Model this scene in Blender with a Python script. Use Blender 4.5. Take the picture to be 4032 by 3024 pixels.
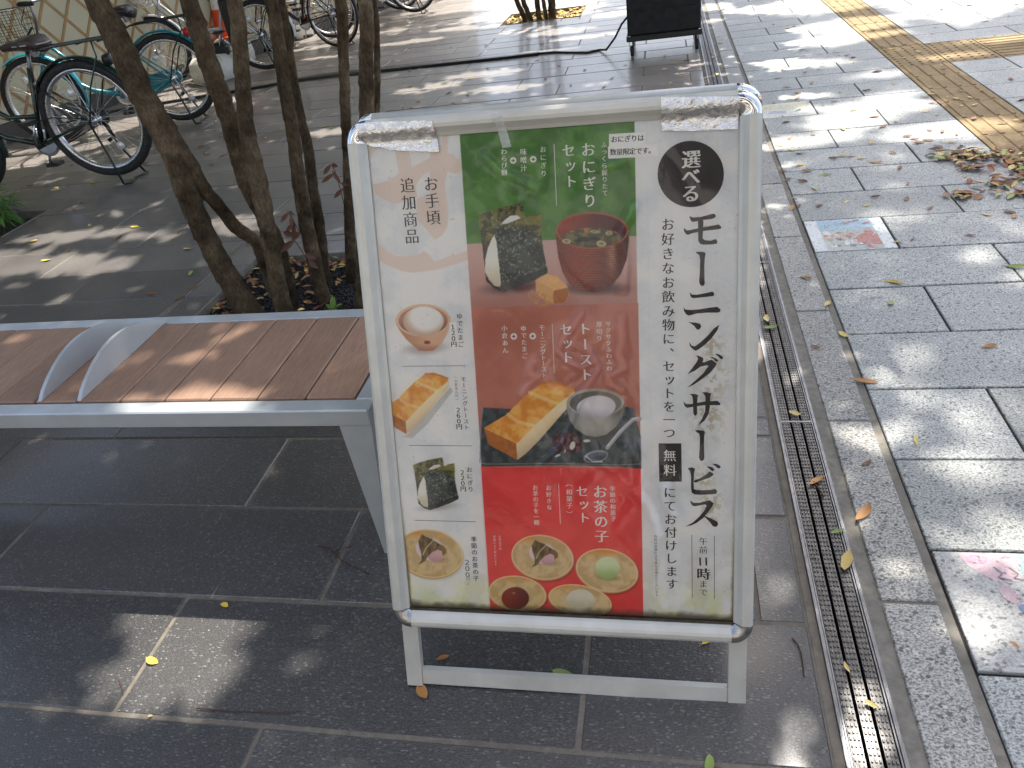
import bpy, math, random
import numpy as np
from mathutils import Matrix, Vector

scene = bpy.context.scene
for o in list(bpy.data.objects):
    bpy.data.objects.remove(o)
COL = scene.collection
R = math.radians

# ------------------------------------------------------------------ camera
CAM_H = 1.27815929
YAW, PITCH, ROLL = R(-14.37007112), R(33.02166005), R(-9.00143683)
FPX = 2978.6695
_f = Vector((math.sin(YAW) * math.cos(PITCH), math.cos(YAW) * math.cos(PITCH), -math.sin(PITCH)))
_r0 = Vector((math.cos(YAW), -math.sin(YAW), 0))
_u0 = _r0.cross(_f)
_r = _r0 * math.cos(ROLL) + _u0 * math.sin(ROLL)
_u = -_r0 * math.sin(ROLL) + _u0 * math.cos(ROLL)
CPOS = Vector((0, 0, CAM_H))
cam = bpy.data.cameras.new('camera')
cam.sensor_width = 36
cam.lens = FPX / 4032 * 36
cam.clip_start = 0.02
cam.clip_end = 500
camo = bpy.data.objects.new('camera', cam)
M = Matrix((_r, _u, -_f)).transposed().to_4x4()
M.translation = CPOS
camo.matrix_world = M
COL.objects.link(camo)
scene.camera = camo

# ------------------------------------------------------------------ light
SUN_AZ, SUN_EL = R(14), R(62.5)          # azimuth measured from +Y towards +X
SUN = Vector((math.sin(SUN_AZ) * math.cos(SUN_EL), math.cos(SUN_AZ) * math.cos(SUN_EL), math.sin(SUN_EL)))
world = bpy.data.worlds.new('World')
scene.world = world
world.use_nodes = True
wn = world.node_tree.nodes
wl = world.node_tree.links
bg = wn['Background']
sky = wn.new('ShaderNodeTexSky')
sky.sky_type = 'NISHITA'
sky.sun_disc = False
sky.sun_elevation = SUN_EL
sky.sun_rotation = SUN_AZ
sky.altitude = 50
sky.dust_density = 4.0
sky.ozone_density = 0.6
sky.air_density = 0.9
wl.new(sky.outputs[0], bg.inputs[0])
bg.inputs[1].default_value = 0.14
sl = bpy.data.lights.new('sun', 'SUN')
sl.energy = 3.5
sl.angle = R(0.55)
sl.color = (1.0, 0.945, 0.86)
slo = bpy.data.objects.new('sun', sl)
slo.rotation_euler = SUN.to_track_quat('Z', 'Y').to_euler()
slo.location = SUN * 30
COL.objects.link(slo)
vs = scene.view_settings
vs.view_transform = 'Standard'
vs.look = 'None'
vs.gamma = 1
vs.use_curve_mapping = False
vs.exposure = 1.5
scene.cycles.use_denoising = True
scene.cycles.max_bounces = 8
scene.cycles.transparent_max_bounces = 12
scene.cycles.sample_clamp_indirect = 8

# ------------------------------------------------------------------ pixel helpers (4032 x 3024 photograph)
def ray(x, y):
    return _r * ((x - 2016) / FPX) - _u * ((y - 1512) / FPX) + _f
def gp(x, y, z=0.0):
    d = ray(x, y)
    return CPOS + d * ((z - CAM_H) / d.z)
def onp(x, y, p0, n):
    d = ray(x, y)
    return CPOS + d * (((Vector(p0) - CPOS).dot(n)) / d.dot(n))
def onx(x, y, X):
    return onp(x, y, (X, 0, 0), Vector((1, 0, 0)))
def ony(x, y, Y):
    return onp(x, y, (0, Y, 0), Vector((0, 1, 0)))
def crop(x0, y0, s):
    return lambda a, b: (x0 + a * s, y0 + b * s)
S1 = 1008 / 2212
T1, T2, T3, T4 = crop(0, 0, S1), crop(1008, 0, S1), crop(2016, 0, S1), crop(3024, 0, S1)
cA, cE, cM = crop(0, 756, S1), crop(1008, 756, S1), crop(3024, 756, S1)
cB, cC, cJ = crop(0, 1512, S1), crop(1008, 1512, S1), crop(3024, 1512, S1)
cL, cK = crop(0, 2268, S1), crop(3024, 2268, S1)
cBL, cBR = crop(1400, 2268, 1000 / 2194), crop(2200, 2268, 1000 / 2194)

# ------------------------------------------------------------------ mesh builder
class MB:
    def __init__(s):
        s.v = []; s.f = []; s.mi = []; s.sm = []
    def add(s, vs, fs, m=0, smooth=False):
        b = len(s.v)
        s.v += [tuple(v) for v in vs]
        for f in fs:
            s.f.append([i + b for i in f]); s.mi.append(m); s.sm.append(smooth)
    def box(s, lo, hi, m=0, bev=0.0, mat=None):
        x0, y0, z0 = lo; x1, y1, z1 = hi
        if bev <= 0:
            vs = [(x0, y0, z0), (x1, y0, z0), (x1, y1, z0), (x0, y1, z0), (x0, y0, z1), (x1, y0, z1), (x1, y1, z1), (x0, y1, z1)]
            fs = [(3, 2, 1, 0), (4, 5, 6, 7), (0, 1, 5, 4), (1, 2, 6, 5), (2, 3, 7, 6), (3, 0, 4, 7)]
        else:
            b = bev; vs = []; fs = []
            def ring(x0, y0, x1, y1, z, c):
                return [(x0 + c, y0, z), (x1 - c, y0, z), (x1, y0 + c, z), (x1, y1 - c, z), (x1 - c, y1, z), (x0 + c, y1, z), (x0, y1 - c, z), (x0, y0 + c, z)]
            vs = ring(x0 + b, y0 + b, x1 - b, y1 - b, z0, b * .4) + ring(x0, y0, x1, y1, z0 + b, b) + ring(x0, y0, x1, y1, z1 - b, b) + ring(x0 + b, y0 + b, x1 - b, y1 - b, z1, b * .4)
            for k in range(3):
                for i in range(8):
                    j = (i + 1) % 8
                    fs.append((k * 8 + i, k * 8 + j, k * 8 + 8 + j, k * 8 + 8 + i))
            fs.append(tuple(range(7, -1, -1))); fs.append(tuple(range(24, 32)))
        if mat is not None:
            vs = [mat @ Vector(v) for v in vs]
        s.add(vs, fs, m)
    def tube(s, path, rad, n=8, m=0, cap=True, smooth=True, closed=False):
        P = [Vector(p) for p in path]
        k = len(P)
        rads = rad if isinstance(rad, (list, tuple)) else [rad] * k
        T = []
        for i in range(k):
            if closed:
                t = P[(i + 1) % k] - P[i - 1]
            else:
                t = P[min(i + 1, k - 1)] - P[max(i - 1, 0)]
            T.append(t.normalized())
        a = Vector((0, 0, 1)) if abs(T[0].z) < .9 else Vector((1, 0, 0))
        N = (a - T[0] * a.dot(T[0])).normalized()
        vs = []
        for i in range(k):
            N = (N - T[i] * N.dot(T[i]))
            N = N.normalized() if N.length > 1e-8 else T[i].orthogonal().normalized()
            Bn = T[i].cross(N)
            for j in range(n):
                an = 2 * math.pi * j / n
                vs.append(P[i] + (N * math.cos(an) + Bn * math.sin(an)) * rads[i])
        fs = []
        for i in range(k if closed else k - 1):
            i2 = (i + 1) % k
            for j in range(n):
                j2 = (j + 1) % n
                fs.append((i * n + j, i * n + j2, i2 * n + j2, i2 * n + j))
        if cap and not closed:
            fs.append(tuple(range(n - 1, -1, -1))); fs.append(tuple((k - 1) * n + j for j in range(n)))
        s.add(vs, fs, m, smooth)
    def prism(s, poly, ax, h0, h1, m=0):
        # poly in 2d; ax = function (a,b,h)->xyz
        k = len(poly)
        vs = [ax(a, b, h0) for a, b in poly] + [ax(a, b, h1) for a, b in poly]
        fs = [tuple(range(k - 1, -1, -1)), tuple(range(k, 2 * k))]
        for i in range(k):
            j = (i + 1) % k
            fs.append((i, j, k + j, k + i))
        s.add(vs, fs, m)
    def lathe(s, prof, n=24, m=0, smooth=True, origin=(0, 0, 0), axis='z', a0=0, a1=2 * math.pi):
        O = Vector(origin); vs = []; fs = []
        full = abs(a1 - a0 - 2 * math.pi) < 1e-6
        nn = n if full else n + 1
        for i in range(nn):
            a = a0 + (a1 - a0) * i / n
            c, sn = math.cos(a), math.sin(a)
            for r, h in prof:
                if axis == 'z': vs.append(O + Vector((r * c, r * sn, h)))
                elif axis == 'y': vs.append(O + Vector((r * c, h, r * sn)))
                else: vs.append(O + Vector((h, r * c, r * sn)))
        k = len(prof)
        for i in range(n):
            i2 = (i + 1) % nn
            for j in range(k - 1):
                fs.append((i * k + j, i2 * k + j, i2 * k + j + 1, i * k + j + 1))
        s.add(vs, fs, m, smooth)
    def mesh(s, name, mats):
        me = bpy.data.meshes.new(name)
        me.from_pydata(s.v, [], s.f)
        for m in (mats if isinstance(mats, (list, tuple)) else [mats]):
            me.materials.append(m)
        me.polygons.foreach_set('material_index', s.mi)
        me.polygons.foreach_set('use_smooth', s.sm)
        me.update()
        return me
    def build(s, name, mats, parent=None, loc=None, rz=0):
        return link(name, s.mesh(name, mats), parent, loc, rz)

def link(name, data, parent=None, loc=None, rz=0):
    o = bpy.data.objects.new(name, data)
    COL.objects.link(o)
    if parent is not None: o.parent = parent
    if loc is not None: o.location = loc
    if rz: o.rotation_euler = (0, 0, rz)
    return o
def tag(o, label=None, cat=None, group=None, kind=None):
    if label: o['label'] = label
    if cat: o['category'] = cat
    if group: o['group'] = group
    if kind: o['kind'] = kind
    return o
def empty(name, loc=(0, 0, 0), rz=0):
    o = link(name, None, None, loc, rz)
    o.empty_display_size = .1
    return o
def fast_mesh(name, V, Fq, mats, smooth=False):
    # numpy verts (N,3), faces (M,k)
    me = bpy.data.meshes.new(name)
    k = Fq.shape[1]
    me.vertices.add(len(V)); me.vertices.foreach_set('co', np.asarray(V, np.float32).ravel())
    me.loops.add(Fq.size); me.loops.foreach_set('vertex_index', Fq.astype(np.int32).ravel())
    me.polygons.add(len(Fq))
    me.polygons.foreach_set('loop_start', np.arange(0, Fq.size, k, dtype=np.int32))
    me.polygons.foreach_set('loop_total', np.full(len(Fq), k, np.int32))
    if smooth: me.polygons.foreach_set('use_smooth', np.ones(len(Fq), bool))
    for m in (mats if isinstance(mats, (list, tuple)) else [mats]): me.materials.append(m)
    me.update(calc_edges=True)
    me.validate()
    return me

# ------------------------------------------------------------------ materials
def s2l(c):
    return tuple(((x / 255) / 12.92 if x / 255 <= .04045 else ((x / 255 + .055) / 1.055) ** 2.4) for x in c)
class NT:
    def __init__(s, name):
        s.m = bpy.data.materials.new(name); s.m.use_nodes = True
        s.t = s.m.node_tree; s.n = s.t.nodes; s.l = s.t.links
        s.b = s.n['Principled BSDF']; s.out = s.n['Material Output']
        s.pos = None
    def node(s, typ, **kw):
        n = s.n.new(typ)
        for k, v in kw.items(): setattr(n, k, v)
        return n
    def link(s, a, b): s.l.new(a, b)
    def coord(s, scale=(1, 1, 1), space='world', rot=(0, 0, 0)):
        if space == 'world': src = s.node('ShaderNodeNewGeometry').outputs['Position']
        else: src = s.node('ShaderNodeTexCoord').outputs['Object']
        mp = s.node('ShaderNodeMapping'); s.link(src, mp.inputs[0])
        mp.inputs['Scale'].default_value = scale; mp.inputs['Rotation'].default_value = rot
        return mp.outputs[0]
    def noise(s, co, scale, detail=4, rough=.55, dist=0):
        n = s.node('ShaderNodeTexNoise'); s.link(co, n.inputs['Vector'])
        n.inputs['Scale'].default_value = scale; n.inputs['Detail'].default_value = detail
        n.inputs['Roughness'].default_value = rough; n.inputs['Distortion'].default_value = dist
        return n.outputs[0]
    def voro(s, co, scale, feature='F1', out=0, rnd=1):
        n = s.node('ShaderNodeTexVoronoi', feature=feature); s.link(co, n.inputs['Vector'])
        n.inputs['Scale'].default_value = scale; n.inputs['Randomness'].default_value = rnd
        return n.outputs[out]
    def ramp(s, fac, stops):
        n = s.node('ShaderNodeValToRGB'); s.link(fac, n.inputs[0])
        e = n.color_ramp.elements
        while len(e) < len(stops): e.new(.5)
        for i, (p, c) in enumerate(stops):
            e[i].position = p; e[i].color = (c, c, c, 1) if isinstance(c, (int, float)) else (*c, 1)
        return n.outputs[0]
    def mix(s, fac, a, b, blend='MIX'):
        n = s.node('ShaderNodeMix', data_type='RGBA', blend_type=blend)
        for sock, v in ((n.inputs[0], fac), (n.inputs[6], a), (n.inputs[7], b)):
            if hasattr(v, 'is_output'): s.link(v, sock)
            elif isinstance(v, (int, float)) and sock == n.inputs[0]: sock.default_value = v
            else: sock.default_value = (*v, 1) if not isinstance(v, (int, float)) else (v, v, v, 1)
        return n.outputs[2]
    def math(s, op, a, b=0.0):
        n = s.node('ShaderNodeMath', operation=op)
        for sock, v in ((n.inputs[0], a), (n.inputs[1], b)):
            if hasattr(v, 'is_output'): s.link(v, sock)
            else: sock.default_value = v
        return n.outputs[0]
    def rnd(s):
        return s.node('ShaderNodeObjectInfo').outputs['Random']
    def set(s, name, v):
        sock = s.b.inputs[name]
        if hasattr(v, 'is_output'): s.link(v, sock)
        elif isinstance(v, (tuple, list)) and len(v) == 3: sock.default_value = (*v, 1)
        else: sock.default_value = v
    def bump(s, h, strength=.3, dist=.002):
        n = s.node('ShaderNodeBump'); n.inputs['Strength'].default_value = strength
        n.inputs['Distance'].default_value = dist; s.link(h, n.inputs['Height']); s.link(n.outputs[0], s.b.inputs['Normal'])
def simple(name, col, rough=.5, metal=0, var=.12, scale=30, space='object', spec=.5, bump=0, bscale=200, coat=0):
    t = NT(name)
    co = t.coord(space=space)
    nz = t.noise(co, scale, 4)
    lo = tuple(c * (1 - var) for c in col); hi = tuple(min(1, c * (1 + var)) for c in col)
    t.set('Base Color', t.ramp(nz, [(.3, lo), (.7, hi)]))
    t.set('Roughness', t.ramp(nz, [(.3, min(1, rough * 1.15)), (.7, rough * .85)]))
    t.set('Metallic', metal); t.set('Specular IOR Level', spec)
    if coat: t.set('Coat Weight', coat)
    if bump: t.bump(t.noise(co, bscale, 3), bump, .001)
    return t.m

def m_dark_slab():
    t = NT('dark_slab')
    co = t.coord()
    st = t.coord((1, 2.6, 1))
    big = t.noise(co, 2.2, 3)
    fine = t.noise(st, 150, 3, .6)
    wob = t.node('ShaderNodeVectorMath', operation='ADD'); wsc = t.node('ShaderNodeVectorMath', operation='SCALE'); wsc.inputs[3].default_value = .010
    wno = t.node('ShaderNodeTexNoise'); wno.inputs['Scale'].default_value = 60; t.link(co, wno.inputs['Vector']); t.link(wno.outputs[1], wsc.inputs[0]); t.link(t.coord((1, 1.9, 1)), wob.inputs[0]); t.link(wsc.outputs[0], wob.inputs[1])
    fl = t.voro(wob.outputs[0], 88, 'F1', 0); pick = t.voro(wob.outputs[0], 88, 'F1', 1)
    fl2 = t.noise(t.coord((1.3, 2.6, 1)), 230, 2, .5, .4)
    streak = t.noise(t.coord((1, 9, 1)), 26, 3, .5)
    base = t.mix(t.ramp(fine, [(.3, 0.0), (.72, 1.0)]), (.020, .0185, .018), (.068, .063, .058))
    sp = t.math('MAXIMUM', t.math('MULTIPLY', t.ramp(fl, [(.22, 1.0), (.46, 0.0)]), t.ramp(pick, [(.40, 0.0), (.75, 1.0)])), t.math('MULTIPLY', t.ramp(fl2, [(.55, 0.0), (.65, 1.0)]), .6))
    base = t.mix(t.math('MULTIPLY', sp, .62), base, (.185, .172, .162))
    base = t.mix(t.ramp(streak, [(.66, 0.0), (.74, .35)]), base, (.13, .12, .115))
    val = t.math('MULTIPLY', t.math('ADD', t.math('MULTIPLY', t.rnd(), .5), .75), t.math('ADD', t.math('MULTIPLY', big, .7), .65))
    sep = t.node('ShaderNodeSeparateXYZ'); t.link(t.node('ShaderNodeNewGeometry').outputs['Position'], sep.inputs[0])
    dry = t.math('ADD', t.math('MULTIPLY', sep.outputs[1], .125), t.math('MULTIPLY', big, .4))  # mix factor: grows along Y, broken up by noise
    base = t.mix(t.ramp(dry, [(.40, 0.0), (1.0, .75)]), base, (.27, .232, .205))   # mixes in a paler, warmer tone with distance along Y
    t.set('Base Color', t.mix(1.0, base, val, 'MULTIPLY'))
    h = t.math('ADD', t.math('MULTIPLY', fine, .6), t.math('MULTIPLY', sp, .5))
    t.set('Roughness', t.ramp(fine, [(.3, .50), (.7, .30)]))
    t.set('Specular IOR Level', .9); t.set('Coat Weight', .3); t.set('Coat Roughness', .14); t.set('Coat IOR', 1.6)
    t.bump(h, .6, .003)
    return t.m
def m_granite(name, lo, hi, k=1.0, bs=.35):
    t = NT(name)
    co = t.coord((1, 1.25, 1))
    a = t.noise(co, 190 * k, 3, .65)
    v = t.voro(co, 150 * k, 'F1', 1)
    big = t.noise(t.coord(), 3, 4)
    c = t.mix(t.ramp(a, [(.38, 0.0), (.58, 1.0)]), lo, hi)
    dk = t.ramp(v, [(.16, 1.0), (.22, 0.0)])
    c = t.mix(t.math('MULTIPLY', dk, .75), c, tuple(x * .35 for x in lo))
    lt = t.ramp(v, [(.84, 0.0), (.9, .6)])
    c = t.mix(lt, c, tuple(min(.85, x * 1.35) for x in hi))
    val = t.math('MULTIPLY', t.math('ADD', t.math('MULTIPLY', t.rnd(), .25), .875), t.math('ADD', t.math('MULTIPLY', big, .5), .75))
    t.set('Base Color', t.mix(1.0, c, val, 'MULTIPLY'))
    t.set('Roughness', t.ramp(a, [(.3, .6), (.7, .45)]))
    t.bump(a, bs, .0015)
    return t.m
def m_mortar(name, lo, hi):
    t = NT(name); co = t.coord()
    a = t.noise(co, 45, 5, .65); b = t.noise(co, 5, 3)
    t.set('Base Color', t.mix(t.ramp(b, [(.35, 0.0), (.65, .5)]), t.ramp(a, [(.3, lo), (.7, hi)]), tuple(x * .7 for x in lo)))
    t.set('Roughness', .9); t.bump(a, .5, .002)
    return t.m
def m_leaf(name, c1, c2, trans=.0, vein=True):
    t = NT(name)
    r = t.rnd(); nz = t.noise(t.coord(space='object'), 60, 3)
    c = t.mix(t.math('ADD', t.math('MULTIPLY', r, .7), t.math('MULTIPLY', nz, .3)), c1, c2)
    t.set('Base Color', c); t.set('Roughness', .55)
    if trans: t.set('Subsurface Weight', 0.0)
    return t.m
# ------------------------------------------------------------------ setting: ground and paving
def proj(p):
    v = Vector(p) - CPOS
    z = v.dot(_f)
    if z < .05: return None
    return (2016 + FPX * v.dot(_r) / z, 1512 - FPX * v.dot(_u) / z)
def seen(x0, y0, x1, y1, mg=700):
    for p in ((x0, y0, 0), (x1, y0, 0), (x1, y1, 0), (x0, y1, 0), ((x0 + x1) / 2, (y0 + y1) / 2, 0)):
        q = proj(p)
        if q and -mg < q[0] < 4032 + mg and -mg * .5 < q[1] < 3024 + mg: return True
    return False
def px_size(x0, y0, x1, y1):
    c = Vector(((x0 + x1) / 2, (y0 + y1) / 2, 0))
    return (x1 - x0) * (y1 - y0) / max(.3, (c - CPOS).length) ** 3

MAT = {}
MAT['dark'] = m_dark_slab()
MAT['granite'] = m_granite('granite', s2l((102, 105, 103)), s2l((172, 174, 169)))
MAT['kerb'] = m_granite('kerb_granite', s2l((92, 92, 90)), s2l((168, 166, 158)), 1.0, .5)
MAT['mortar'] = m_mortar('mortar', s2l((104, 97, 86)), s2l((134, 126, 112)))
MAT['bed'] = m_mortar('bed', s2l((38, 32, 32)), s2l((66, 56, 54)))
MAT['concrete'] = m_mortar('concrete', s2l((112, 108, 98)), s2l((150, 144, 132)))
MAT['earth'] = m_mortar('earth', s2l((40, 34, 28)), s2l((70, 60, 50)))
MAT['steel'] = simple('steel', (.24, .245, .26), .42, 1.0, .15, 40)
MAT['grate'] = simple('grate_steel', (.17, .165, .16), .46, .85, .25, 60)
MAT['black_void'] = simple('channel_dark', (.012, .011, .010), .9)
MAT['tactile'] = m_mortar('tactile_tile', s2l((140, 119, 84)), s2l((172, 150, 112)))

b = MB(); b.add([(-120, -120, -.2), (120, -120, -.2), (120, 120, -.2), (-120, 120, -.2)], [(0, 1, 2, 3)])
tag(b.build('ground', MAT['concrete']), 'bare ground beneath and beyond the paving', None, kind='structure')

PIT = (-1.89, 1.90, -.90, 3.00)         # inner edge of the near tree pit
PITO = (-2.04, 1.75, -.75, 3.15)
FPIT = (-1.82, 9.12, -.92, 9.86)
GPIT = (-4.70, 3.50, -3.735, 3.915)
HOLES = [PITO, FPIT, GPIT]
def subtract(rects, h):
    out = []
    for (a, c, d, e) in rects:
        if h[2] <= a or h[0] >= d or h[3] <= c or h[1] >= e:
            out.append((a, c, d, e)); continue
        if a < h[0]: out.append((a, c, h[0], e))
        if d > h[2]: out.append((h[2], c, d, e))
        m0, m1 = max(a, h[0]), min(d, h[2])
        if c < h[1]: out.append((m0, c, m1, h[1]))
        if e > h[3]: out.append((m0, h[3], m1, e))
    return out

def paving(root, name, rects, gap, mat, limit=300, z1=0.0, th=.03, bev=.0025):
    rects = [r for r in rects if r[2] - r[0] > .025 and r[3] - r[1] > .025 and seen(*r)]
    rects.sort(key=lambda r: -px_size(*r))
    cache = {}
    rest = MB()
    rng = random.Random(5)
    for i, (a, c, d, e) in enumerate(rects):
        w, l = round(d - a - gap, 4), round(e - c - gap, 4)
        dz = rng.uniform(-.0012, .0012)
        if i < limit:
            if (w, l) not in cache:
                m = MB(); m.box((-w / 2, -l / 2, -th), (w / 2, l / 2, 0), bev=bev); cache[(w, l)] = m.mesh(name, mat)
            o = link(name, cache[(w, l)], root, ((a + d) / 2, (c + e) / 2, z1 + dz))
            o.rotation_euler = (rng.uniform(-.0016, .0016), rng.uniform(-.0016, .0016), 0)
        else:
            rest.box(((a + d) / 2 - w / 2, (c + e) / 2 - l / 2, z1 - th), ((a + d) / 2 + w / 2, (c + e) / 2 + l / 2, z1 + dz), bev=bev)
    if rest.v:
        o = rest.build(name + '_field', mat, root); o['kind'] = 'stuff'

# dark paving
XE = .252
sheet = [(-9, -6.9, XE, 16)]
for h in HOLES: sheet = subtract(sheet, h)
b = MB()
for (a, c, d, e) in sheet: b.box((a, c, -.04), (d, e, -.0022))
dark = tag(b.build('dark_pavement', MAT['mortar']), 'dark basalt slab pavement with pale mortar joints', None, kind='structure')
rows = [(.7375 + .3 * m, 1.0375 + .3 * m, m) for m in range(-6, 3)] + [(1.6375, 1.72, 3)] + [(1.72 + .3 * n, 2.02 + .3 * n, 4 + n) for n in range(0, 44)]
rects = []
for (y0, y1, k) in rows:
    off = -.175 if k % 2 == 0 else -.787
    x = off - .945 * 9
    while x < XE:
        r = [(max(-8.9, x), y0, min(x + .945, XE), y1)]
        if r[0][2] - r[0][0] > .02:
            for h in HOLES: r = subtract(r, h)
            rects += r
        x += .945
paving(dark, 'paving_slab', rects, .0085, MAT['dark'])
# border stones round the near pit
b0 = []
for y in (1.75, 2.02, 2.32, 2.62, 2.92):
    y2 = {1.75: 2.02, 2.02: 2.32, 2.32: 2.62, 2.62: 2.92, 2.92: 3.15}[y]
    b0.append((PITO[0], y, PIT[0], y2)); b0.append((PIT[2], y, PITO[2], y2))
for x0, x1 in ((-1.89, -1.39), (-1.39, -.90)):
    b0.append((x0, 3.0, x1, 3.15)); b0.append((x0, 1.75, x1, 1.90))
m = MB(); m.box((PITO[0], PITO[1], -.04), (PITO[2], PIT[1], -.0035)); m.box((PITO[0], PIT[3], -.04), (PITO[2], PITO[3], -.0035))
m.box((PITO[0], PIT[1], -.04), (PIT[0], PIT[3], -.0035)); m.box((PIT[2], PIT[1], -.04), (PITO[2], PIT[3], -.0035))
m.build('border_mortar', MAT['mortar'], dark)
for (a, c, d, e) in b0:
    m = MB(); m.box((a + .004, c + .003, -.075), (d - .002, e - .003, .002), bev=.004)
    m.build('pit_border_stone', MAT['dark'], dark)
# slim steel edging of the pits
for (a, c, d, e), zt in ((PIT, .004), (FPIT, .006), (GPIT, .004)):
    m = MB(); w = .005
    m.box((a, c, -.09), (a + w, e, zt)); m.box((d - w, c, -.09), (d, e, zt)); m.box((a + w, c, -.09), (d - w, c + w, zt)); m.box((a + w, e - w, -.09), (d - w, e, zt))
    m.build('pit_edging', MAT['concrete'] if zt < .005 else MAT['tactile'], dark)
# granite paving
rng = random.Random(11)
b = MB(); b.box((.508, -6.9, -.05), (9, 16, -.0075))
gran = tag(b.build('granite_pavement', MAT['bed']), 'light grey granite slab pavement in running bond', None, kind='structure')
TXA, TXB = 1.437, 1.742
rects = []; art = []
for k in range(-8, 50):
    y0 = .947 + .3 * k; y1 = y0 + .3
    xs = [.522, .82, TXA] if k % 2 == 0 else [.522, 1.12, TXA]
    for i in range(len(xs) - 1):
        r = (xs[i], y0, xs[i + 1], y1)
        if i == 0 and k in (0, 6, 12): art.append((r, k))
        else: rects.append(r)
    x = TXB; first = .30 if k % 2 == 0 else .60
    if k in (15, 16): continue
    while x < 8:
        rects.append((x, y0, min(8, x + first), y1)); x += first; first = .6
# beside the crossing strip nothing else is laid
paving(gran, 'granite_slab', rects, .0065, MAT['granite'])
# mortar fillet between kerb and slabs
b = MB(); b.box((.366, -6.9, -.06), (.508, 16, -.004)); b.box((.508, -6.9, -.05), (.522, 16, -.0042))
kerb = tag(b.build('kerb', MAT['concrete']), 'rough granite kerb strip beside the drain', None, kind='structure')
rects = [(.395, 1.104 + .6 * k, .506, 1.704 + .6 * k) for k in range(-4, 24)]
paving(kerb, 'kerb_stone', rects, .008, MAT['kerb'], z1=.0)
# tactile paving
tb = MB(); tb.box((-.1485, -.1485, -.03), (.1485, .1485, 0), bev=.002)
for i in range(4):
    x = -.1125 + .075 * i
    tb.prism([(x - .0125, 0), (x + .0125, 0), (x + .0085, .005), (x - .0085, .005)], lambda a, bb, h: (a, h, bb), -.135, .135)
me_bar = tb.mesh('tactile_bar_block', MAT['tactile'])
td = MB(); td.box((-.1485, -.1485, -.03), (.1485, .1485, 0), bev=.002)
for i in range(5):
    for j in range(5):
        td.lathe([(.0115, 0), (.008, .005), (0, .005)], 8, origin=(-.12 + .06 * i, -.12 + .06 * j, 0), smooth=False)
me_dot = td.mesh('tactile_dot_block', MAT['tactile'])
b = MB(); b.box((TXA, -1.5, -.045), (TXB, 16, -.0065)); b.box((TXB, .947 + 4.5, -.045), (9, .947 + 5.1, -.0065))
tac = tag(b.build('tactile_paving', MAT['bed']), 'tan tactile guide strip set into the granite paving', None, kind='structure')
XC = (TXA + TXB) / 2
for k in range(4, 46):
    yc = .947 + .3 * k + .15
    o = link('tactile_block', me_dot if k in (15, 16) else me_bar, tac, (XC, yc, rng.uniform(-.001, .001)))
for j in range(0, 14):
    for k in (15, 16):
        o = link('tactile_block', me_dot if j == 0 else me_bar, tac, (XC + .303 * (j + 1), .947 + .3 * k + .15, rng.uniform(-.001, .001)), R(90) if j else 0)
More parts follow.
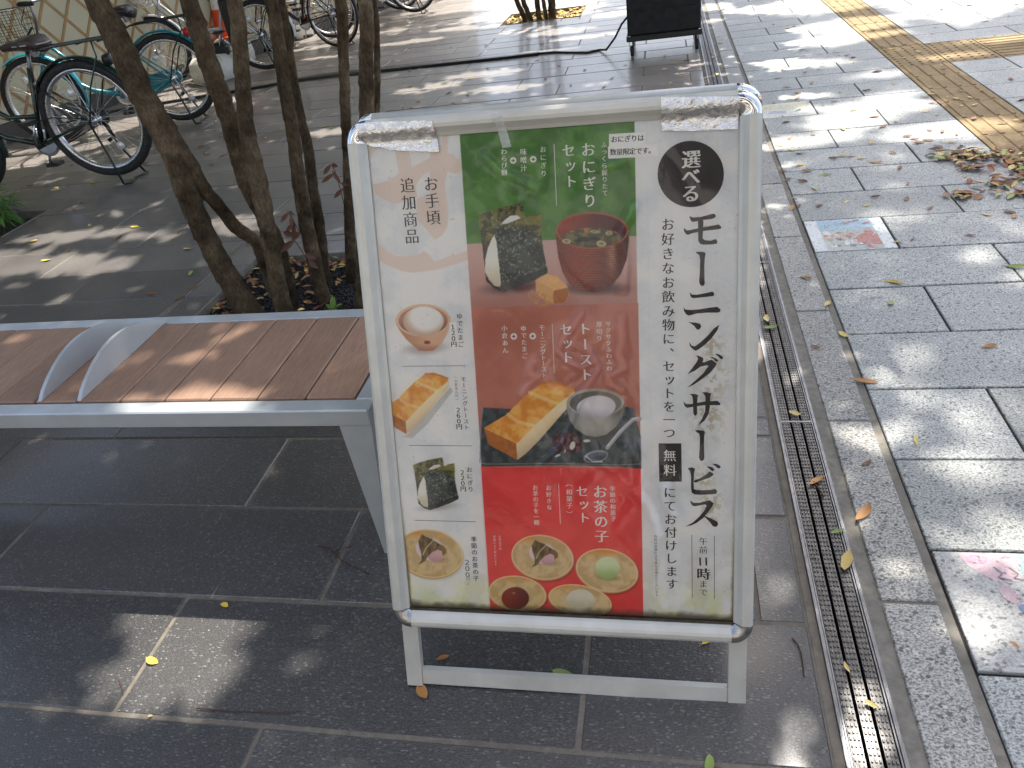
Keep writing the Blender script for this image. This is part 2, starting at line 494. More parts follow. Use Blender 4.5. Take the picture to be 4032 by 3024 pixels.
# illustrated tiles
def flat_poly(mb, pts, z, m):
    mb.add([(x, y, z) for x, y in pts], [tuple(range(len(pts)))], m)
def art_mats(cols, dull):
    return [m_granite('art_%d_%d' % (dull, i), tuple(x * .82 for x in s2l(c)), s2l(c), 1.0, .08) for i, c in enumerate(cols)]
for (r, k) in art:
    a, c, d, e = r
    w, l = d - a - .012, e - c - .010
    cx, cy = (a + d) / 2, (c + e) / 2
    mb = MB(); mb.box((cx - w / 2, cy - l / 2, -.03), (cx + w / 2, cy + l / 2, .0015), bev=.0012)
    U = lambda u, v: (cx - w / 2 + u * w, cy - l / 2 + v * l)
    def stroke(dm, pts, wd, z, mi):
        for (u0, v0), (u1, v1) in zip(pts[:-1], pts[1:]):
            dx, dy = u1 - u0, v1 - v0; L = math.hypot(dx, dy) or 1
            nx, ny = -dy / L * wd, dx / L * wd
            flat_poly(dm, [U(u0 + nx, v0 + ny), U(u0 - nx, v0 - ny), U(u1 - nx, v1 - ny), U(u1 + nx, v1 + ny)], z, mi)
    def blob(dm, u, v, ru, rv, mi, z, n=14, ang=0, seed=1):
        rg = random.Random(seed); pts = []
        for i in range(n):
            t = 2 * math.pi * i / n; q = rg.uniform(.82, 1.12)
            x, y = ru * q * math.cos(t), rv * q * math.sin(t)
            pts.append(U(u + x * math.cos(ang) - y * math.sin(ang), v + x * math.sin(ang) + y * math.cos(ang)))
        flat_poly(dm, pts, z, mi)
    if k == 6:
        ti = mb.build('art_tile', m_granite('art_white', s2l((206, 210, 208)), s2l((224, 227, 224)), 1, .05), gran)
        ti['label'] = 'white tile with a red and blue street drawing'
        ms = art_mats([(160, 186, 198), (188, 122, 108), (186, 186, 176), (206, 168, 152), (120, 150, 170), (168, 176, 140), (150, 84, 76), (214, 214, 206), (110, 120, 130)], 1)
        dm = MB(); z = .0019; rg = random.Random(3)
        flat_poly(dm, [U(.16, .02), U(.85, .02), U(.85, .98), U(.16, .98)], z, 2); z += .0003
        flat_poly(dm, [U(.16, .62), U(.85, .66), U(.85, .98), U(.16, .98)], z, 0); z += .0003
        for i in range(46):
            blob(dm, rg.uniform(.2, .82), rg.uniform(.05, .6), rg.uniform(.03, .09), rg.uniform(.02, .05), rg.choice([1, 1, 3, 3, 2, 5, 7, 6]), z + i * .00001, 9, rg.uniform(0, 3), i)
        z += .0007
        flat_poly(dm, [U(.56, .16), U(.84, .12), U(.84, .44), U(.70, .50), U(.58, .40)], z, 1)
        for i in range(26):
            u, v = rg.uniform(.18, .8), rg.uniform(.06, .95); an = rg.choice([.2, 1.2, -.4, 1.5])
            stroke(dm, [(u, v), (u + .12 * math.cos(an), v + .10 * math.sin(an))], .004, z + .0002 + i * .00001, rg.choice([4, 8, 6, 7]))
        for i in range(5):
            blob(dm, .32 + .09 * i, .14 + .02 * (i % 2), .03, .035, 7 if i % 2 else 4, z + .0006, 8, 0, i)
        for i, (u, v) in enumerate([(.62, .90), (.50, .84), (.74, .80)]):
            stroke(dm, [(u, v), (u + .09, v + .05)], .018, z + .0006, 1)
        o = dm.build('drawing', ms, ti)
    elif k == 0:
        ti = mb.build('art_tile', m_granite('art_pale', s2l((146, 146, 142)), s2l((182, 181, 175)), 1, .1), gran)
        ti['label'] = 'pale tile with a faded pink and green fish drawing'
        ms = art_mats([(190, 150, 162), (132, 176, 168), (104, 126, 170), (164, 116, 152), (190, 182, 134), (184, 160, 164), (128, 136, 130), (196, 168, 172)], 2)
        dm = MB(); z = .0019
        flat_poly(dm, [U(.16, .99), U(.52, .99), U(.50, .74), U(.34, .72), U(.20, .86)], z, 7)
        flat_poly(dm, [U(.55, .99), U(.99, .99), U(.99, .25), U(.80, .30), U(.74, .70), U(.52, .76)], z + .0003, 1)
        blob(dm, .27, .93, .07, .05, 0, z + .0006, 10, 0, 2); blob(dm, .48, .90, .07, .06, 5, z + .0006, 10, .5, 3)
        flat_poly(dm, [U(.62, .99), U(.74, .99), U(.80, .78), U(.72, .70), U(.66, .80)], z + .0009, 3)
        flat_poly(dm, [U(.40, .52), U(.53, .56), U(.56, .32), U(.44, .28)], z + .0009, 2)
        blob(dm, .38, .62, .06, .08, 5, z + .0007, 9, .3, 4)
        blob(dm, .72, .20, .10, .16, 0, z + .0012, 14, .3, 5); blob(dm, .60, .36, .06, .04, 0, z + .0012, 8, -.6, 6)
        stroke(dm, [(.66, .16), (.72, .20), (.78, .16)], .006, z + .0015, 3)
        for i in range(3): stroke(dm, [(.36 + .1 * i, .86), (.40 + .1 * i, .80), (.36 + .1 * i, .76), (.44 + .1 * i, .74)], .005, z + .0015, 6)
        blob(dm, .92, .50, .06, .12, 4, z + .0012, 9, 0, 8)
        o = dm.build('drawing', ms, ti)
    else:
        ti = mb.build('art_tile', m_granite('art_far', s2l((196, 196, 188)), s2l((212, 210, 200)), 1, .1), gran)
        ti['label'] = 'pale tile with a small faded blue and yellow drawing'
        ms = art_mats([(178, 182, 196), (212, 204, 170), (196, 204, 190)], 3)
        dm = MB(); z = .0019
        flat_poly(dm, [U(.05, .55), U(.95, .5), U(.95, .9), U(.05, .92)], z, 1)
        blob(dm, .3, .35, .2, .12, 0, z + .0003, 12, 0, 3); blob(dm, .7, .4, .2, .1, 2, z + .0003, 12, 0, 5)
        dm.build('drawing', ms, ti)
# drain channel
dr = empty('drain_channel', (.318, 1.7, 0))
tag(dr, 'long steel drain grating of studded strips between dark slabs and kerb', 'drain')
def dbox(name, boxes, mat, bev=0):
    m = MB()
    for lo, hi in boxes: m.box(lo, hi, bev=bev)
    return m.build(name, mat, dr)
Y0, Y1 = -6.9, 14.3
dbox('channel', [((-.066, Y0, -.16), (-.0485, Y1, -.004)), ((.0485, Y0, -.16), (.066, Y1, -.0045)), ((-.0485, Y0, -.16), (.0485, Y1, -.15))], MAT['black_void'])
dbox('mortar_strip', [((-.066, Y0, -.003), (-.0495, Y1, -.0012))], MAT['mortar'])
for sx in (-1, 1):
    dbox('rail', [((sx * .0455 - .0032, Y0, -.03), (sx * .0455 + .0032, Y1, .0035))], MAT['steel'])
    dbox('rail', [((sx * .0395 - .0014, Y0, -.03), (sx * .0395 + .0014, Y1, .0015))], MAT['steel'])
m = MB()
L = .985
for i in range(3):
    x0 = -.0362 + .0262 * i; x1 = x0 + .0200
    m.box((x0, 0, -.012), (x1, L, -.0015))
    for j in range(int(L / .0125)):
        for k in range(3):
            cx = x0 + .0034 + .0066 * k; cy = .006 + .0125 * j
            m.prism([(cx - .0016, cy - .003), (cx + .0016, cy - .003), (cx + .0016, cy + .003), (cx - .0016, cy + .003)], lambda a, bb, h: (a, bb, h), -.0015, .0012)
me_g = m.mesh('grate', MAT['grate'])
for k in range(-4, 12):
    link('grate', me_g, dr, (0, .007 + .985 * k - .0, 0))
    m = MB(); m.box((-.038, -.0035, -.015), (.038, .0035, .0008)); m.build('grate_bar', MAT['steel'], dr, (0, .985 * k + .0, 0))
# ------------------------------------------------------------------ sign
SO = Vector((-.1994071, .8862787, .1354513))
_y, _t, _ro = .0204345, .3631906, -.0187123
_a = Vector((math.cos(_y), math.sin(_y), 0)); _n0 = Vector((-math.sin(_y), math.cos(_y), 0))
_b = _n0 * math.sin(_t) + Vector((0, 0, 1)) * math.cos(_t)
E1 = _a * math.cos(_ro) + _b * math.sin(_ro); E2 = -_a * math.sin(_ro) + _b * math.cos(_ro); EN = E1.cross(E2)
SW, SH, FW = .6535, .9111, .0322
BU = Vector((SO.x, SO.y, 0))
def sp(u, v, w=0.0):                      # sign plane -> coordinates under the sign's empty
    return SO + E1 * u + E2 * v + EN * w - BU
def uv(px, py):
    p = onp(px, py, SO, EN) - SO
    return p.dot(E1), p.dot(E2)
sign = empty('menu_stand', BU)
tag(sign, 'white framed A-shaped menu stand with Japanese breakfast poster beside the bench', 'sign')
t = NT('sign_aluminium'); co = t.coord(space='object')
nz = t.noise(co, 14, 4); n2 = t.noise(t.coord((1, 1, 1), 'object'), 160, 4, .7)
t.set('Base Color', t.mix(t.ramp(n2, [(.66, 0.0), (.74, .35)]), t.ramp(nz, [(.3, s2l((184, 182, 172))), (.7, s2l((202, 200, 190)))]), s2l((140, 134, 120))))
t.set('Metallic', .25); t.set('Roughness', .36)
MAT['sign_al'] = t.m
MAT['chrome'] = simple('chrome', (.78, .78, .78), .06, 1, .06, 20)
MAT['dullchrome'] = simple('dull_chrome', (.42, .41, .40), .22, 1, .2, 30)
MAT['board'] = simple('board', (.30, .30, .29), .7)
MAT['dirt'] = simple('dirt', (.05, .042, .03), .9, 0, .4, 80)
PROF = [(0, -.004), (0, .008), (.002, .0125), (.007, .0155), (.014, .016), (.0195, .0145), (.027, .0065), (.0322, .0030), (.0322, -.004)]
CR = .036
def bar(u0, v0, u1, v1, name, inx, iny):
    # straight frame bar; inx/iny = inward direction across the profile
    m = MB(); k = len(PROF); vs = []
    for (u, v) in ((u0, v0), (u1, v1)):
        for (q, w) in PROF: vs.append(sp(u + inx * q, v + iny * q, w))
    fs = [(i, i + 1, k + i + 1, k + i) for i in range(k - 1)] + [(k - 1, 0, k, 2 * k - 1)]
    fs += [tuple(range(k - 1, -1, -1)), tuple(range(k, 2 * k))]
    m.add(vs, fs); return m.build(name, MAT['sign_al'], sign)
W2 = SW / 2
bar(-W2, CR, -W2, SH - CR, 'frame_bar', 1, 0); bar(W2, CR, W2, SH - CR, 'frame_bar', -1, 0)
bar(-W2 + CR, SH, W2 - CR, SH, 'frame_bar', 0, -1); bar(-W2 + CR, 0, W2 - CR, 0, 'frame_bar', 0, 1)
for su in (-1, 1):
    for top in (1, 0):
        m = MB(); k = len(PROF); vs = []; n = 10
        cu, cv = su * (W2 - CR), (SH - CR if top else CR)
        for i in range(n + 1):
            a = math.pi / 2 * i / n
            for (q, w) in PROF:
                rr = CR - q
                vs.append(sp(cu + su * rr * math.cos(a), cv + (1 if top else -1) * rr * math.sin(a), w + (.0008 if w > 0 else 0)))
        fs = []
        for i in range(n):
            for j in range(k - 1): fs.append((i * k + j, i * k + j + 1, i * k + k + j + 1, i * k + k + j))
        m.add(vs, fs, 0, True)
        m.build('corner_cap', MAT['chrome'] if top else MAT['dullchrome'], sign)
m = MB(); ax = lambda a, bb, h: sp(a, bb, h)
m.prism([(-W2 + .006, .006), (W2 - .006, .006), (W2 - .006, SH - .006), (-W2 + .006, SH - .006)], ax, -.012, -.0042)
m.build('backing_board', MAT['board'], sign)
for su in (-1, 1):
    m = MB(); u0, u1 = sorted((su * .2885, su * .3195))
    m.prism([(u0, -.1415), (u1, -.1415), (u1, .06), (u0, .06)], ax, -.0275, -.0125); m.build('leg', MAT['sign_al'], sign)
    m = MB(); m.prism([(u0 + .001, -.1455), (u1 - .001, -.1455), (u1 - .001, -.1415), (u0 + .001, -.1415)], ax, -.0265, -.0135); m.build('foot_pad', MAT['black_void'], sign)
m = MB(); m.prism([(-.2880, -.137), (.2880, -.137), (.2880, -.107), (-.2880, -.107)], ax, -.030, -.0145); m.build('cross_bar', MAT['sign_al'], sign)
# rear panel of the stand, leaning the other way, and the hinge rail
TOPP = sp(0, SH + .004, -.016)
RB = Vector((0, -math.sin(_t), math.cos(_t)))
def rp(u, v, w): # v measured down from the hinge
    return TOPP + E1 * u + Vector((0, math.sin(_t), -math.cos(_t))) * v + Vector((0, math.cos(_t), math.sin(_t))) * w
rx = lambda a, bb, h: rp(a, bb, h)
m = MB(); m.prism([(-W2 + .02, .03), (W2 - .02, .03), (W2 - .02, SH - .02), (-W2 + .02, SH - .02)], rx, .004, .010); m.build('rear_board', MAT['board'], sign)
for u0, u1 in ((-W2, -W2 + .032), (W2 - .032, W2)):
    m = MB(); m.prism([(u0, .036), (u1, .036), (u1, SH), (u0, SH)], rx, 0, .016); m.build('rear_bar', MAT['sign_al'], sign)
    c = (u0 + u1) / 2; m = MB(); m.prism([(c - .0155, SH - .05), (c + .0155, SH - .05), (c + .0155, 1.055), (c - .0155, 1.055)], rx, -.017, -.001); m.build('rear_leg', MAT['sign_al'], sign)
m = MB(); m.prism([(-W2 + CR, 0.002), (W2 - CR, 0.002), (W2 - CR, .03), (-W2 + CR, .03)], rx, 0, .016); m.build('rear_bar', MAT['sign_al'], sign)
m = MB(); m.prism([(-W2, SH + .002), (W2, SH + .002), (W2, SH + .03), (-W2, SH + .03)], rx, 0, .016); m.build('rear_bar', MAT['sign_al'], sign)
m = MB(); m.tube([rp(-W2 + .035, .006, .010), rp(W2 - .035, .006, .010)], .0085, 10); m.build('hinge_rail', MAT['sign_al'], sign)
for su in (-1, 1):
    m = MB(); pts = []
    for i in range(7):
        a = math.pi / 2 * i / 6
        pts.append(rp(su * (W2 - .036 + .034 * math.sin(a)), .006 + .034 * (1 - math.cos(a)), .010))
    m.tube(pts, .0085, 8); m.build('rear_corner', MAT['chrome'], sign)
# ------------------------------------------------------------------ poster print (vertex colours on the sheet)
NU, NV = 520, 720
PU0, PU1, PV0, PV1 = -.2953, .2953, .030, .8815
gu, gv = np.meshgrid(np.linspace(PU0, PU1, NU), np.linspace(PV0, PV1, NV))
gu = gu.ravel(); gv = gv.ravel()
a_ = np.array
so, e1, e2, en = a_(SO), a_(E1), a_(E2), a_(EN)
W3 = so + gu[:, None] * e1 + gv[:, None] * e2
vv = W3 - a_(CPOS)
zz = vv @ a_(_f)
PX = 2016 + FPX * (vv @ a_(_r)) / zz
PY = 1512 - FPX * (vv @ a_(_u)) / zz
def vn(x, y, seed=0):
    xi = np.floor(x).astype(np.int64); yi = np.floor(y).astype(np.int64)
    fx = x - xi; fy = y - yi
    fx = fx * fx * (3 - 2 * fx); fy = fy * fy * (3 - 2 * fy)
    def h(i, j):
        n = (i * 374761393 + j * 668265263 + seed * 974634777) & 0xffffffff
        n = ((n ^ (n >> 13)) * 1274126177) & 0xffffffff
        return ((n ^ (n >> 16)) & 0xffff) / 65535.0
    return (h(xi, yi) * (1 - fx) + h(xi + 1, yi) * fx) * (1 - fy) + (h(xi, yi + 1) * (1 - fx) + h(xi + 1, yi + 1) * fx) * fy
def fbm(x, y, s, seed=0, o=4):
    t = 0; a = .5; w = 0
    for k in range(o):
        t = t + a * vn(x / s * 2 ** k, y / s * 2 ** k, seed + k); w += a; a *= .5
    return t / w
def c3(c): return np.array(c, float)
def lerp(a, b, t): return np.asarray(a, float) * (1 - t[:, None]) + np.asarray(b, float) * t[:, None]
def sst(a, b, x):
    t = np.clip((x - a) / (b - a), 0, 1); return t * t * (3 - 2 * t)
CAN = np.zeros((NU * NV, 3))
def inpoly(x, y, P):
    r = np.zeros(len(x), bool); n = len(P); j = n - 1
    for i in range(n):
        xi, yi = P[i]; xj, yj = P[j]
        if yi != yj:
            r ^= ((yi > y) != (yj > y)) & (x < (xj - xi) * (y - yi) / (yj - yi) + xi)
        j = i
    return r
class Art:
    def __init__(s, ox, oy, sx, sy=None, box=None):
        sy = sy or sx
        lx = (PX - ox) / sx; ly = (PY - oy) / sy
        if box: idx = np.where((lx > box[0]) & (lx < box[2]) & (ly > box[1]) & (ly < box[3]))[0]
        else: idx = np.arange(len(lx))
        s.i = idx; s.x = lx[idx]; s.y = ly[idx]; s.d = 2.7 / sx
    def put(s, m, col, alpha=1.0):
        k = np.where(m > 0.003)[0]
        if not len(k): return
        c = col(s.x[k], s.y[k]) if callable(col) else np.tile(c3(col), (len(k), 1))
        a = (m[k] * (alpha(s.x[k], s.y[k]) if callable(alpha) else alpha))[:, None]
        ii = s.i[k]
        CAN[ii] = CAN[ii] * (1 - a) + c * a
    def pm(s, pts):
        m = np.zeros(len(s.x))
        for dx, dy in ((-.25, -.25), (.25, -.25), (-.25, .25), (.25, .25)):
            m += inpoly(s.x + dx * s.d, s.y + dy * s.d, pts) * .25
        return m
    def poly(s, pts, col, alpha=1.0): s.put(s.pm(pts), col, alpha)
    def em(s, cx, cy, rx, ry, ang=0, soft=0):
        ca, sa = math.cos(ang), math.sin(ang)
        x = s.x - cx; y = s.y - cy
        d = np.sqrt(((x * ca + y * sa) / rx) ** 2 + ((-x * sa + y * ca) / ry) ** 2)
        w = max(soft, s.d * .7 / min(rx, ry))
        return 1 - sst(1 - w, 1 + w * .3, d)
    def ell(s, cx, cy, rx, ry, col, ang=0, soft=0, alpha=1.0): s.put(s.em(cx, cy, rx, ry, ang, soft), col, alpha)
    def line(s, pts, w, col, alpha=1.0):
        m = np.zeros(len(s.x))
        for (x0, y0), (x1, y1) in zip(pts[:-1], pts[1:]):
            dx, dy = x1 - x0, y1 - y0; L2 = dx * dx + dy * dy + 1e-9
            t = np.clip(((s.x - x0) * dx + (s.y - y0) * dy) / L2, 0, 1)
            d = np.hypot(s.x - x0 - t * dx, s.y - y0 - t * dy)
            m = np.maximum(m, 1 - sst(w * .5 - s.d * .3, w * .5 + s.d * .5, d))
        s.put(m, col, alpha)
full = Art(0, 0, 1)
# paper
n1 = fbm(PX, PY, 90, 3); n2 = fbm(PX, PY, 14, 9)
CAN[:] = lerp((208, 211, 214), (221, 223, 226), sst(.3, .7, n1)) * (1 + .03 * (n2 - .5))[:, None]
# asanoha-like paper pattern, very faint
for k in range(3):
    an = k * math.pi / 3
    q = np.abs(((gu * math.cos(an) + gv * math.sin(an)) / .035) % 1 - .5)
    m = (q < .03).astype(float)
    CAN[:] = CAN * (1 - .012 * m)[:, None]
# pale brush mark in the left column
A0 = Art(1400, 480, .3014, box=(-50, -50, 1600, 1800))
BE = (212, 198, 189)
A0.poly([(230, 810), (300, 805), (420, 770), (540, 690), (565, 660), (540, 560), (505, 330), (680, 330), (715, 480), (725, 590), (850, 530), (965, 470), (985, 330), (1120, 300), (1125, 130), (1200, 130), (1200, 405), (1260, 420), (1350, 510), (1385, 580), (1375, 680), (1300, 680), (1195, 650), (1170, 750), (1165, 850), (1195, 1080), (1210, 1250), (1195, 1380), (1130, 1480), (1035, 1540), (980, 1490), (920, 1400), (820, 1310), (790, 1240), (800, 1000), (970, 940), (965, 650), (890, 680), (800, 790), (780, 850), (800, 980), (640, 1030), (570, 1065), (480, 1065), (380, 1020), (260, 950)], BE)
A0.poly([(165, 300), (330, 300), (280, 340), (215, 420), (195, 480), (180, 420)], BE)
A1 = Art(1008, 756, S1, box=(1000, 400, 1900, 800))
A1.poly([(1050, 440), (1120, 500), (1200, 555), (1300, 560), (1430, 530), (1440, 505), (1490, 540), (1540, 605), (1680, 550), (1700, 515), (1715, 545), (1840, 500), (1840, 585), (1700, 632), (1560, 672), (1350, 700), (1250, 682), (1120, 630), (1065, 590)], BE)
# panels
def uvrect(u0, u1, pv, col):
    m = ((gu >= u0) & (gu < u1) & (gv >= pv[0]) & (gv < pv[1])).astype(float)
    full.put(m, col)
VG, VP, VB = .7055, .5985, .3165
uvrect(-.1385, .1390, (VG, .90), lambda x, y: lerp((66, 112, 44), (86, 134, 58), sst(.35, .65, fbm(x, y, 60, 5))))
uvrect(-.1385, .1390, (VP, VG), lambda x, y: lerp((192, 160, 152), (172, 126, 116), sst(961, 1215, y)))
uvrect(-.1390, .1395, (VB, VP), lambda x, y: lerp((170, 104, 88), (184, 120, 104), sst(.3, .7, fbm(x, y, 120, 8))))
uvrect(-.1405, .1405, (0, VB), lambda x, y: lerp((206, 56, 58), (216, 70, 68), sst(.3, .7, fbm(x, y, 100, 2))))
# ---- onigiri
def nori(x, y, seed, dark, mid, spec, sc=1.0):
    n = fbm(x, y, 60 * sc, seed, 5); h = fbm(x, y, 22 * sc, seed + 7, 3)
    c = lerp(dark, mid, sst(.35, .65, n))
    return lerp(c, spec, sst(.60, .74, h) * .8)
def onigiri(ox, oy, sx, sy, shadow):
    A = Art(ox, oy, sx, sy, box=(-120, -60, 1250, 1300))
    A.ell(560, 1040, 470, 95, shadow, -.1, .75, .75)
    back = [(92, 160), (250, 95), (420, 45), (655, 0), (685, 170), (690, 260), (560, 420), (330, 700), (210, 980), (180, 800), (150, 520), (130, 380)]
    A.poly(back, lambda x, y: lerp(nori(x, y, 3, (62, 58, 34), (118, 116, 60), (150, 150, 92)), (52, 44, 30), sst(380, 640, y)))
    rice = [(385, 260), (430, 210), (500, 155), (590, 152), (630, 185), (560, 220), (470, 250), (420, 262)]
    A.poly(rice, (226, 224, 222))
    A.poly([(300, 400), (330, 480), (350, 690), (370, 850), (385, 1010), (365, 1045), (300, 1030), (220, 920), (182, 850), (190, 690), (220, 560), (270, 440)], lambda x, y: lerp((220, 220, 212), (196, 186, 160), sst(700, 1040, y + 40 * fbm(x, y, 30, 4))))
    front = [(290, 310), (350, 290), (480, 250), (640, 185), (700, 180), (760, 150), (885, 122), (895, 250), (890, 420), (915, 600), (945, 740), (965, 870), (800, 960), (600, 1040), (430, 1105), (370, 1090), (385, 1000), (370, 850), (350, 690), (335, 480), (300, 390)]
    A.poly(front, lambda x, y: lerp(nori(x, y, 11, (30, 36, 33), (62, 72, 64), (148, 158, 152)), nori(x, y, 21, (66, 62, 30), (120, 116, 52), (140, 136, 80)), np.clip(sst(330, 180, y - (x - 300) * .12) + sst(760, 860, x) * sst(560, 250, y), 0, 1)))
    A.poly([(385, 1000), (600, 925), (965, 800), (965, 870), (800, 960), (600, 1040), (430, 1105), (370, 1090)], (18, 20, 20), .6)
    A.poly([(180, 830), (200, 920), (300, 1030), (365, 1045), (370, 1090), (300, 1060), (200, 970)], (22, 22, 20), .9)
onigiri(1850, 800, .3165, None, (70, 40, 44))
onigiri(1540 + .4038 * 208 - 90 * .4038 * .511, 1750 + .4038 * 130, .4038 * .511, .4038 * .466, (168, 164, 160))
# ---- miso bowl and kinako block
A = Art(1850, 800, .3165, box=(600, 50, 2100, 1310))
A.ell(1540, 1060, 480, 90, (60, 32, 34), 0, .8, .85)
bowl = [(1068, 380), (1075, 480), (1100, 680), (1150, 860), (1230, 1000), (1330, 1080), (1450, 1108), (1560, 1110), (1660, 1090), (1780, 1010), (1880, 880), (1950, 700), (1978, 480), (1978, 360)]
def bcol(x, y):
    t = (x - 1070) / 910
    c = lerp((96, 40, 28), (158, 72, 50), np.exp(-((t - .35) / .35) ** 2))
    c = lerp(c, (196, 140, 112), np.exp(-((t - .76) / .07) ** 2) * sst(1050, 700, y) * .7)
    c = lerp(c, (84, 34, 26), sst(.8, 1.0, t) * .5 + sst(900, 1110, y) * .5)
    arc = y + 60 * (1 - ((x - 1520) / 460) ** 2) * -1.0
    return c * (1 - .22 * (np.sin(arc / 30 * 2 * math.pi) > .1))[:, None]
A.poly(bowl, bcol)
A.ell(1522, 340, 456, 232, (168, 88, 62))
A.ell(1520, 343, 434, 213, lambda x, y: lerp(lerp((150, 62, 44), (84, 30, 34), sst(1200, 1700, x)), (104, 46, 34), sst(.55, .7, fbm(x * 2.5, y * .4, 40, 3)) * .5))
m1 = A.em(1520, 440, 385, 135); m2 = A.em(1520, 343, 434, 213)
A.put(np.minimum(m1, m2), lambda x, y: lerp(lerp((116, 104, 74), (74, 70, 44), sst(.4, .6, fbm(x, y, 90, 6))), (178, 130, 74), sst(.55, .7, fbm(x, y, 70, 14)) * sst(420, 340, y)))
for (cx, cy, rx, ry) in ((1420, 450, 90, 34), (1560, 440, 70, 26), (1340, 470, 50, 22)): A.ell(cx, cy, rx, ry, (38, 44, 34), .1)
for (cx, cy, rx, ry) in ((1635, 505, 64, 38), (1200, 475, 58, 32), (1550, 355, 60, 22), (1730, 375, 48, 26)):
    A.ell(cx, cy, rx, ry, (188, 180, 146), .1); A.ell(cx, cy, rx * .62, ry * .6, (128, 124, 90), .1)
blk = [(815, 960), (870, 920), (960, 880), (1080, 910), (1190, 1000), (1225, 1060), (1222, 1160), (1170, 1240), (1050, 1255), (960, 1230), (850, 1150), (820, 1090)]
A.poly(blk, lambda x, y: lerp((196, 148, 92), (214, 172, 116), fbm(x, y, 40, 4)))
A.poly([(1045, 1090), (1225, 1050), (1222, 1160), (1170, 1240), (1050, 1255), (1030, 1180)], lambda x, y: lerp((160, 102, 62), (182, 122, 76), fbm(x, y, 30, 5)))
A.poly([(830, 960), (960, 885), (1080, 915), (1210, 1050), (1050, 1085), (920, 1010)], lambda x, y: lerp((206, 158, 98), (224, 184, 128), fbm(x, y, 26, 9)), .8)
A.put((A.em(860, 1190, 150, 90, .5) > .5) * (fbm(A.x, A.y, 22, 31) > .5), (190, 144, 96))
# ---- toast
def toast(ox, oy, sx, sy, shadow, sa):
    A = Art(ox, oy, sx, sy, box=(0, 600, 1300, 1800))
    if sa: A.poly([(480, 1580), (1080, 960), (1110, 1010), (760, 1440), (560, 1610), (400, 1600)], shadow, .5)
    A.poly([(165, 1300), (138, 1245), (380, 1100), (420, 1050), (600, 880), (660, 845), (730, 785), (850, 778), (960, 805), (1040, 840), (1055, 880), (1050, 960), (900, 1130), (700, 1360), (560, 1500), (475, 1565), (380, 1510), (260, 1450), (180, 1400)], (206, 150, 84))
    A.poly([(465, 1400), (630, 1230), (880, 1000), (1050, 870), (1052, 960), (900, 1130), (700, 1360), (560, 1500), (475, 1565)], lambda x, y: lerp((226, 208, 172), (182, 164, 132), sst(0, 1, (y + x * .8 - 1700) / 400)))
    A.poly([(138, 1245), (250, 1300), (465, 1390), (475, 1565), (380, 1510), (260, 1450), (180, 1400)], lambda x, y: lerp((148, 84, 34), (188, 120, 58), fbm(x, y, 40, 5)))
    def top(x, y):
        n = fbm(x, y, 90, 17); c = lerp((206, 138, 52), (228, 176, 92), sst(.3, .7, n))
        c = lerp(c, (198, 122, 44), sst(.5, .8, fbm(x, y, 40, 23)) * .5)
        return c
    A.poly([(140, 1240), (380, 1100), (420, 1050), (600, 880), (660, 845), (730, 785), (850, 778), (960, 805), (1045, 850), (1040, 885), (880, 1005), (630, 1235), (470, 1400), (250, 1300)], top)
    for L in ([(380, 1105), (480, 1180), (645, 1220)], [(600, 885), (720, 940), (880, 1000)]):
        A.line(L, 34, (236, 206, 150), .6)
    A.line([(730, 790), (850, 782), (1040, 845)], 22, (188, 112, 44), .8)
A = Art(1850, 1200, .3917, box=(0, 700, 1750, 1700))
tray = [(130, 1035), (280, 1045), (700, 1050), (1560, 1030), (1640, 1035), (1670, 1150), (1720, 1330), (1722, 1640), (1500, 1615), (900, 1600), (170, 1605), (112, 1590), (100, 1400), (110, 1200)]
A.poly(tray, lambda x, y: lerp(lerp((46, 54, 56), (66, 76, 80), sst(.4, .6, fbm(x, y, 60, 3))), (96, 108, 128), sst(.58, .72, fbm(x * 2, y * .7, 120, 8)) * sst(1350, 1600, x) * .8))
A.poly([(170, 1590), (900, 1590), (1500, 1600), (1722, 1625), (1722, 1655), (1500, 1630), (900, 1615), (112, 1632), (112, 1600)], (58, 62, 64))
A.line([(110, 1595), (170, 1605), (900, 1600), (1500, 1615), (1722, 1605)], 8, (128, 140, 152), .8)
A.line([(130, 1035), (110, 1200), (100, 1590)], 12, (120, 132, 140), .8)
toast(1850, 1200, .3917, None, (30, 32, 34), 0)
cup = [(972, 985), (975, 1060), (1000, 1160), (1060, 1250), (1160, 1315), (1260, 1335), (1370, 1310), (1470, 1230), (1530, 1130), (1553, 1020), (1553, 960)]
A.ell(1290, 1300, 300, 70, (26, 28, 30), 0, .8, .8)
A.poly(cup, lambda x, y: lerp(lerp((134, 130, 122), (164, 160, 152), sst(980, 1250, x)), (100, 96, 92), sst(1350, 1560, x) + sst(1240, 1340, y) * .4))
A.ell(1262, 985, 292, 142, (166, 162, 154)); A.ell(1262, 992, 264, 122, lambda x, y: lerp((92, 88, 80), (128, 124, 114), sst(1000, 1500, x)))
ea, eb = A.em(1268, 1035, 200, 120, -.12), 0
A.put(ea, lambda x, y: lerp((206, 202, 206), (158, 150, 156), np.clip(sst(1020, 1170, y + (1268 - x) * .15), 0, 1)))
A.put(A.em(972, 1395, 165, 108, .2) * (fbm(A.x, A.y, 60, 5) + .55 > .72), lambda x, y: lerp((70, 42, 46), (120, 84, 90), sst(.4, .65, fbm(x, y, 30, 12))))
for (cx, cy, rx, ry, an) in ((1030, 1420, 28, 46, .3), (880, 1520, 36, 12, -.4), (955, 1475, 7, 26, .2), (1175, 1372, 40, 16, 0)):
    A.ell(cx, cy, rx, ry, (214, 212, 200), an)
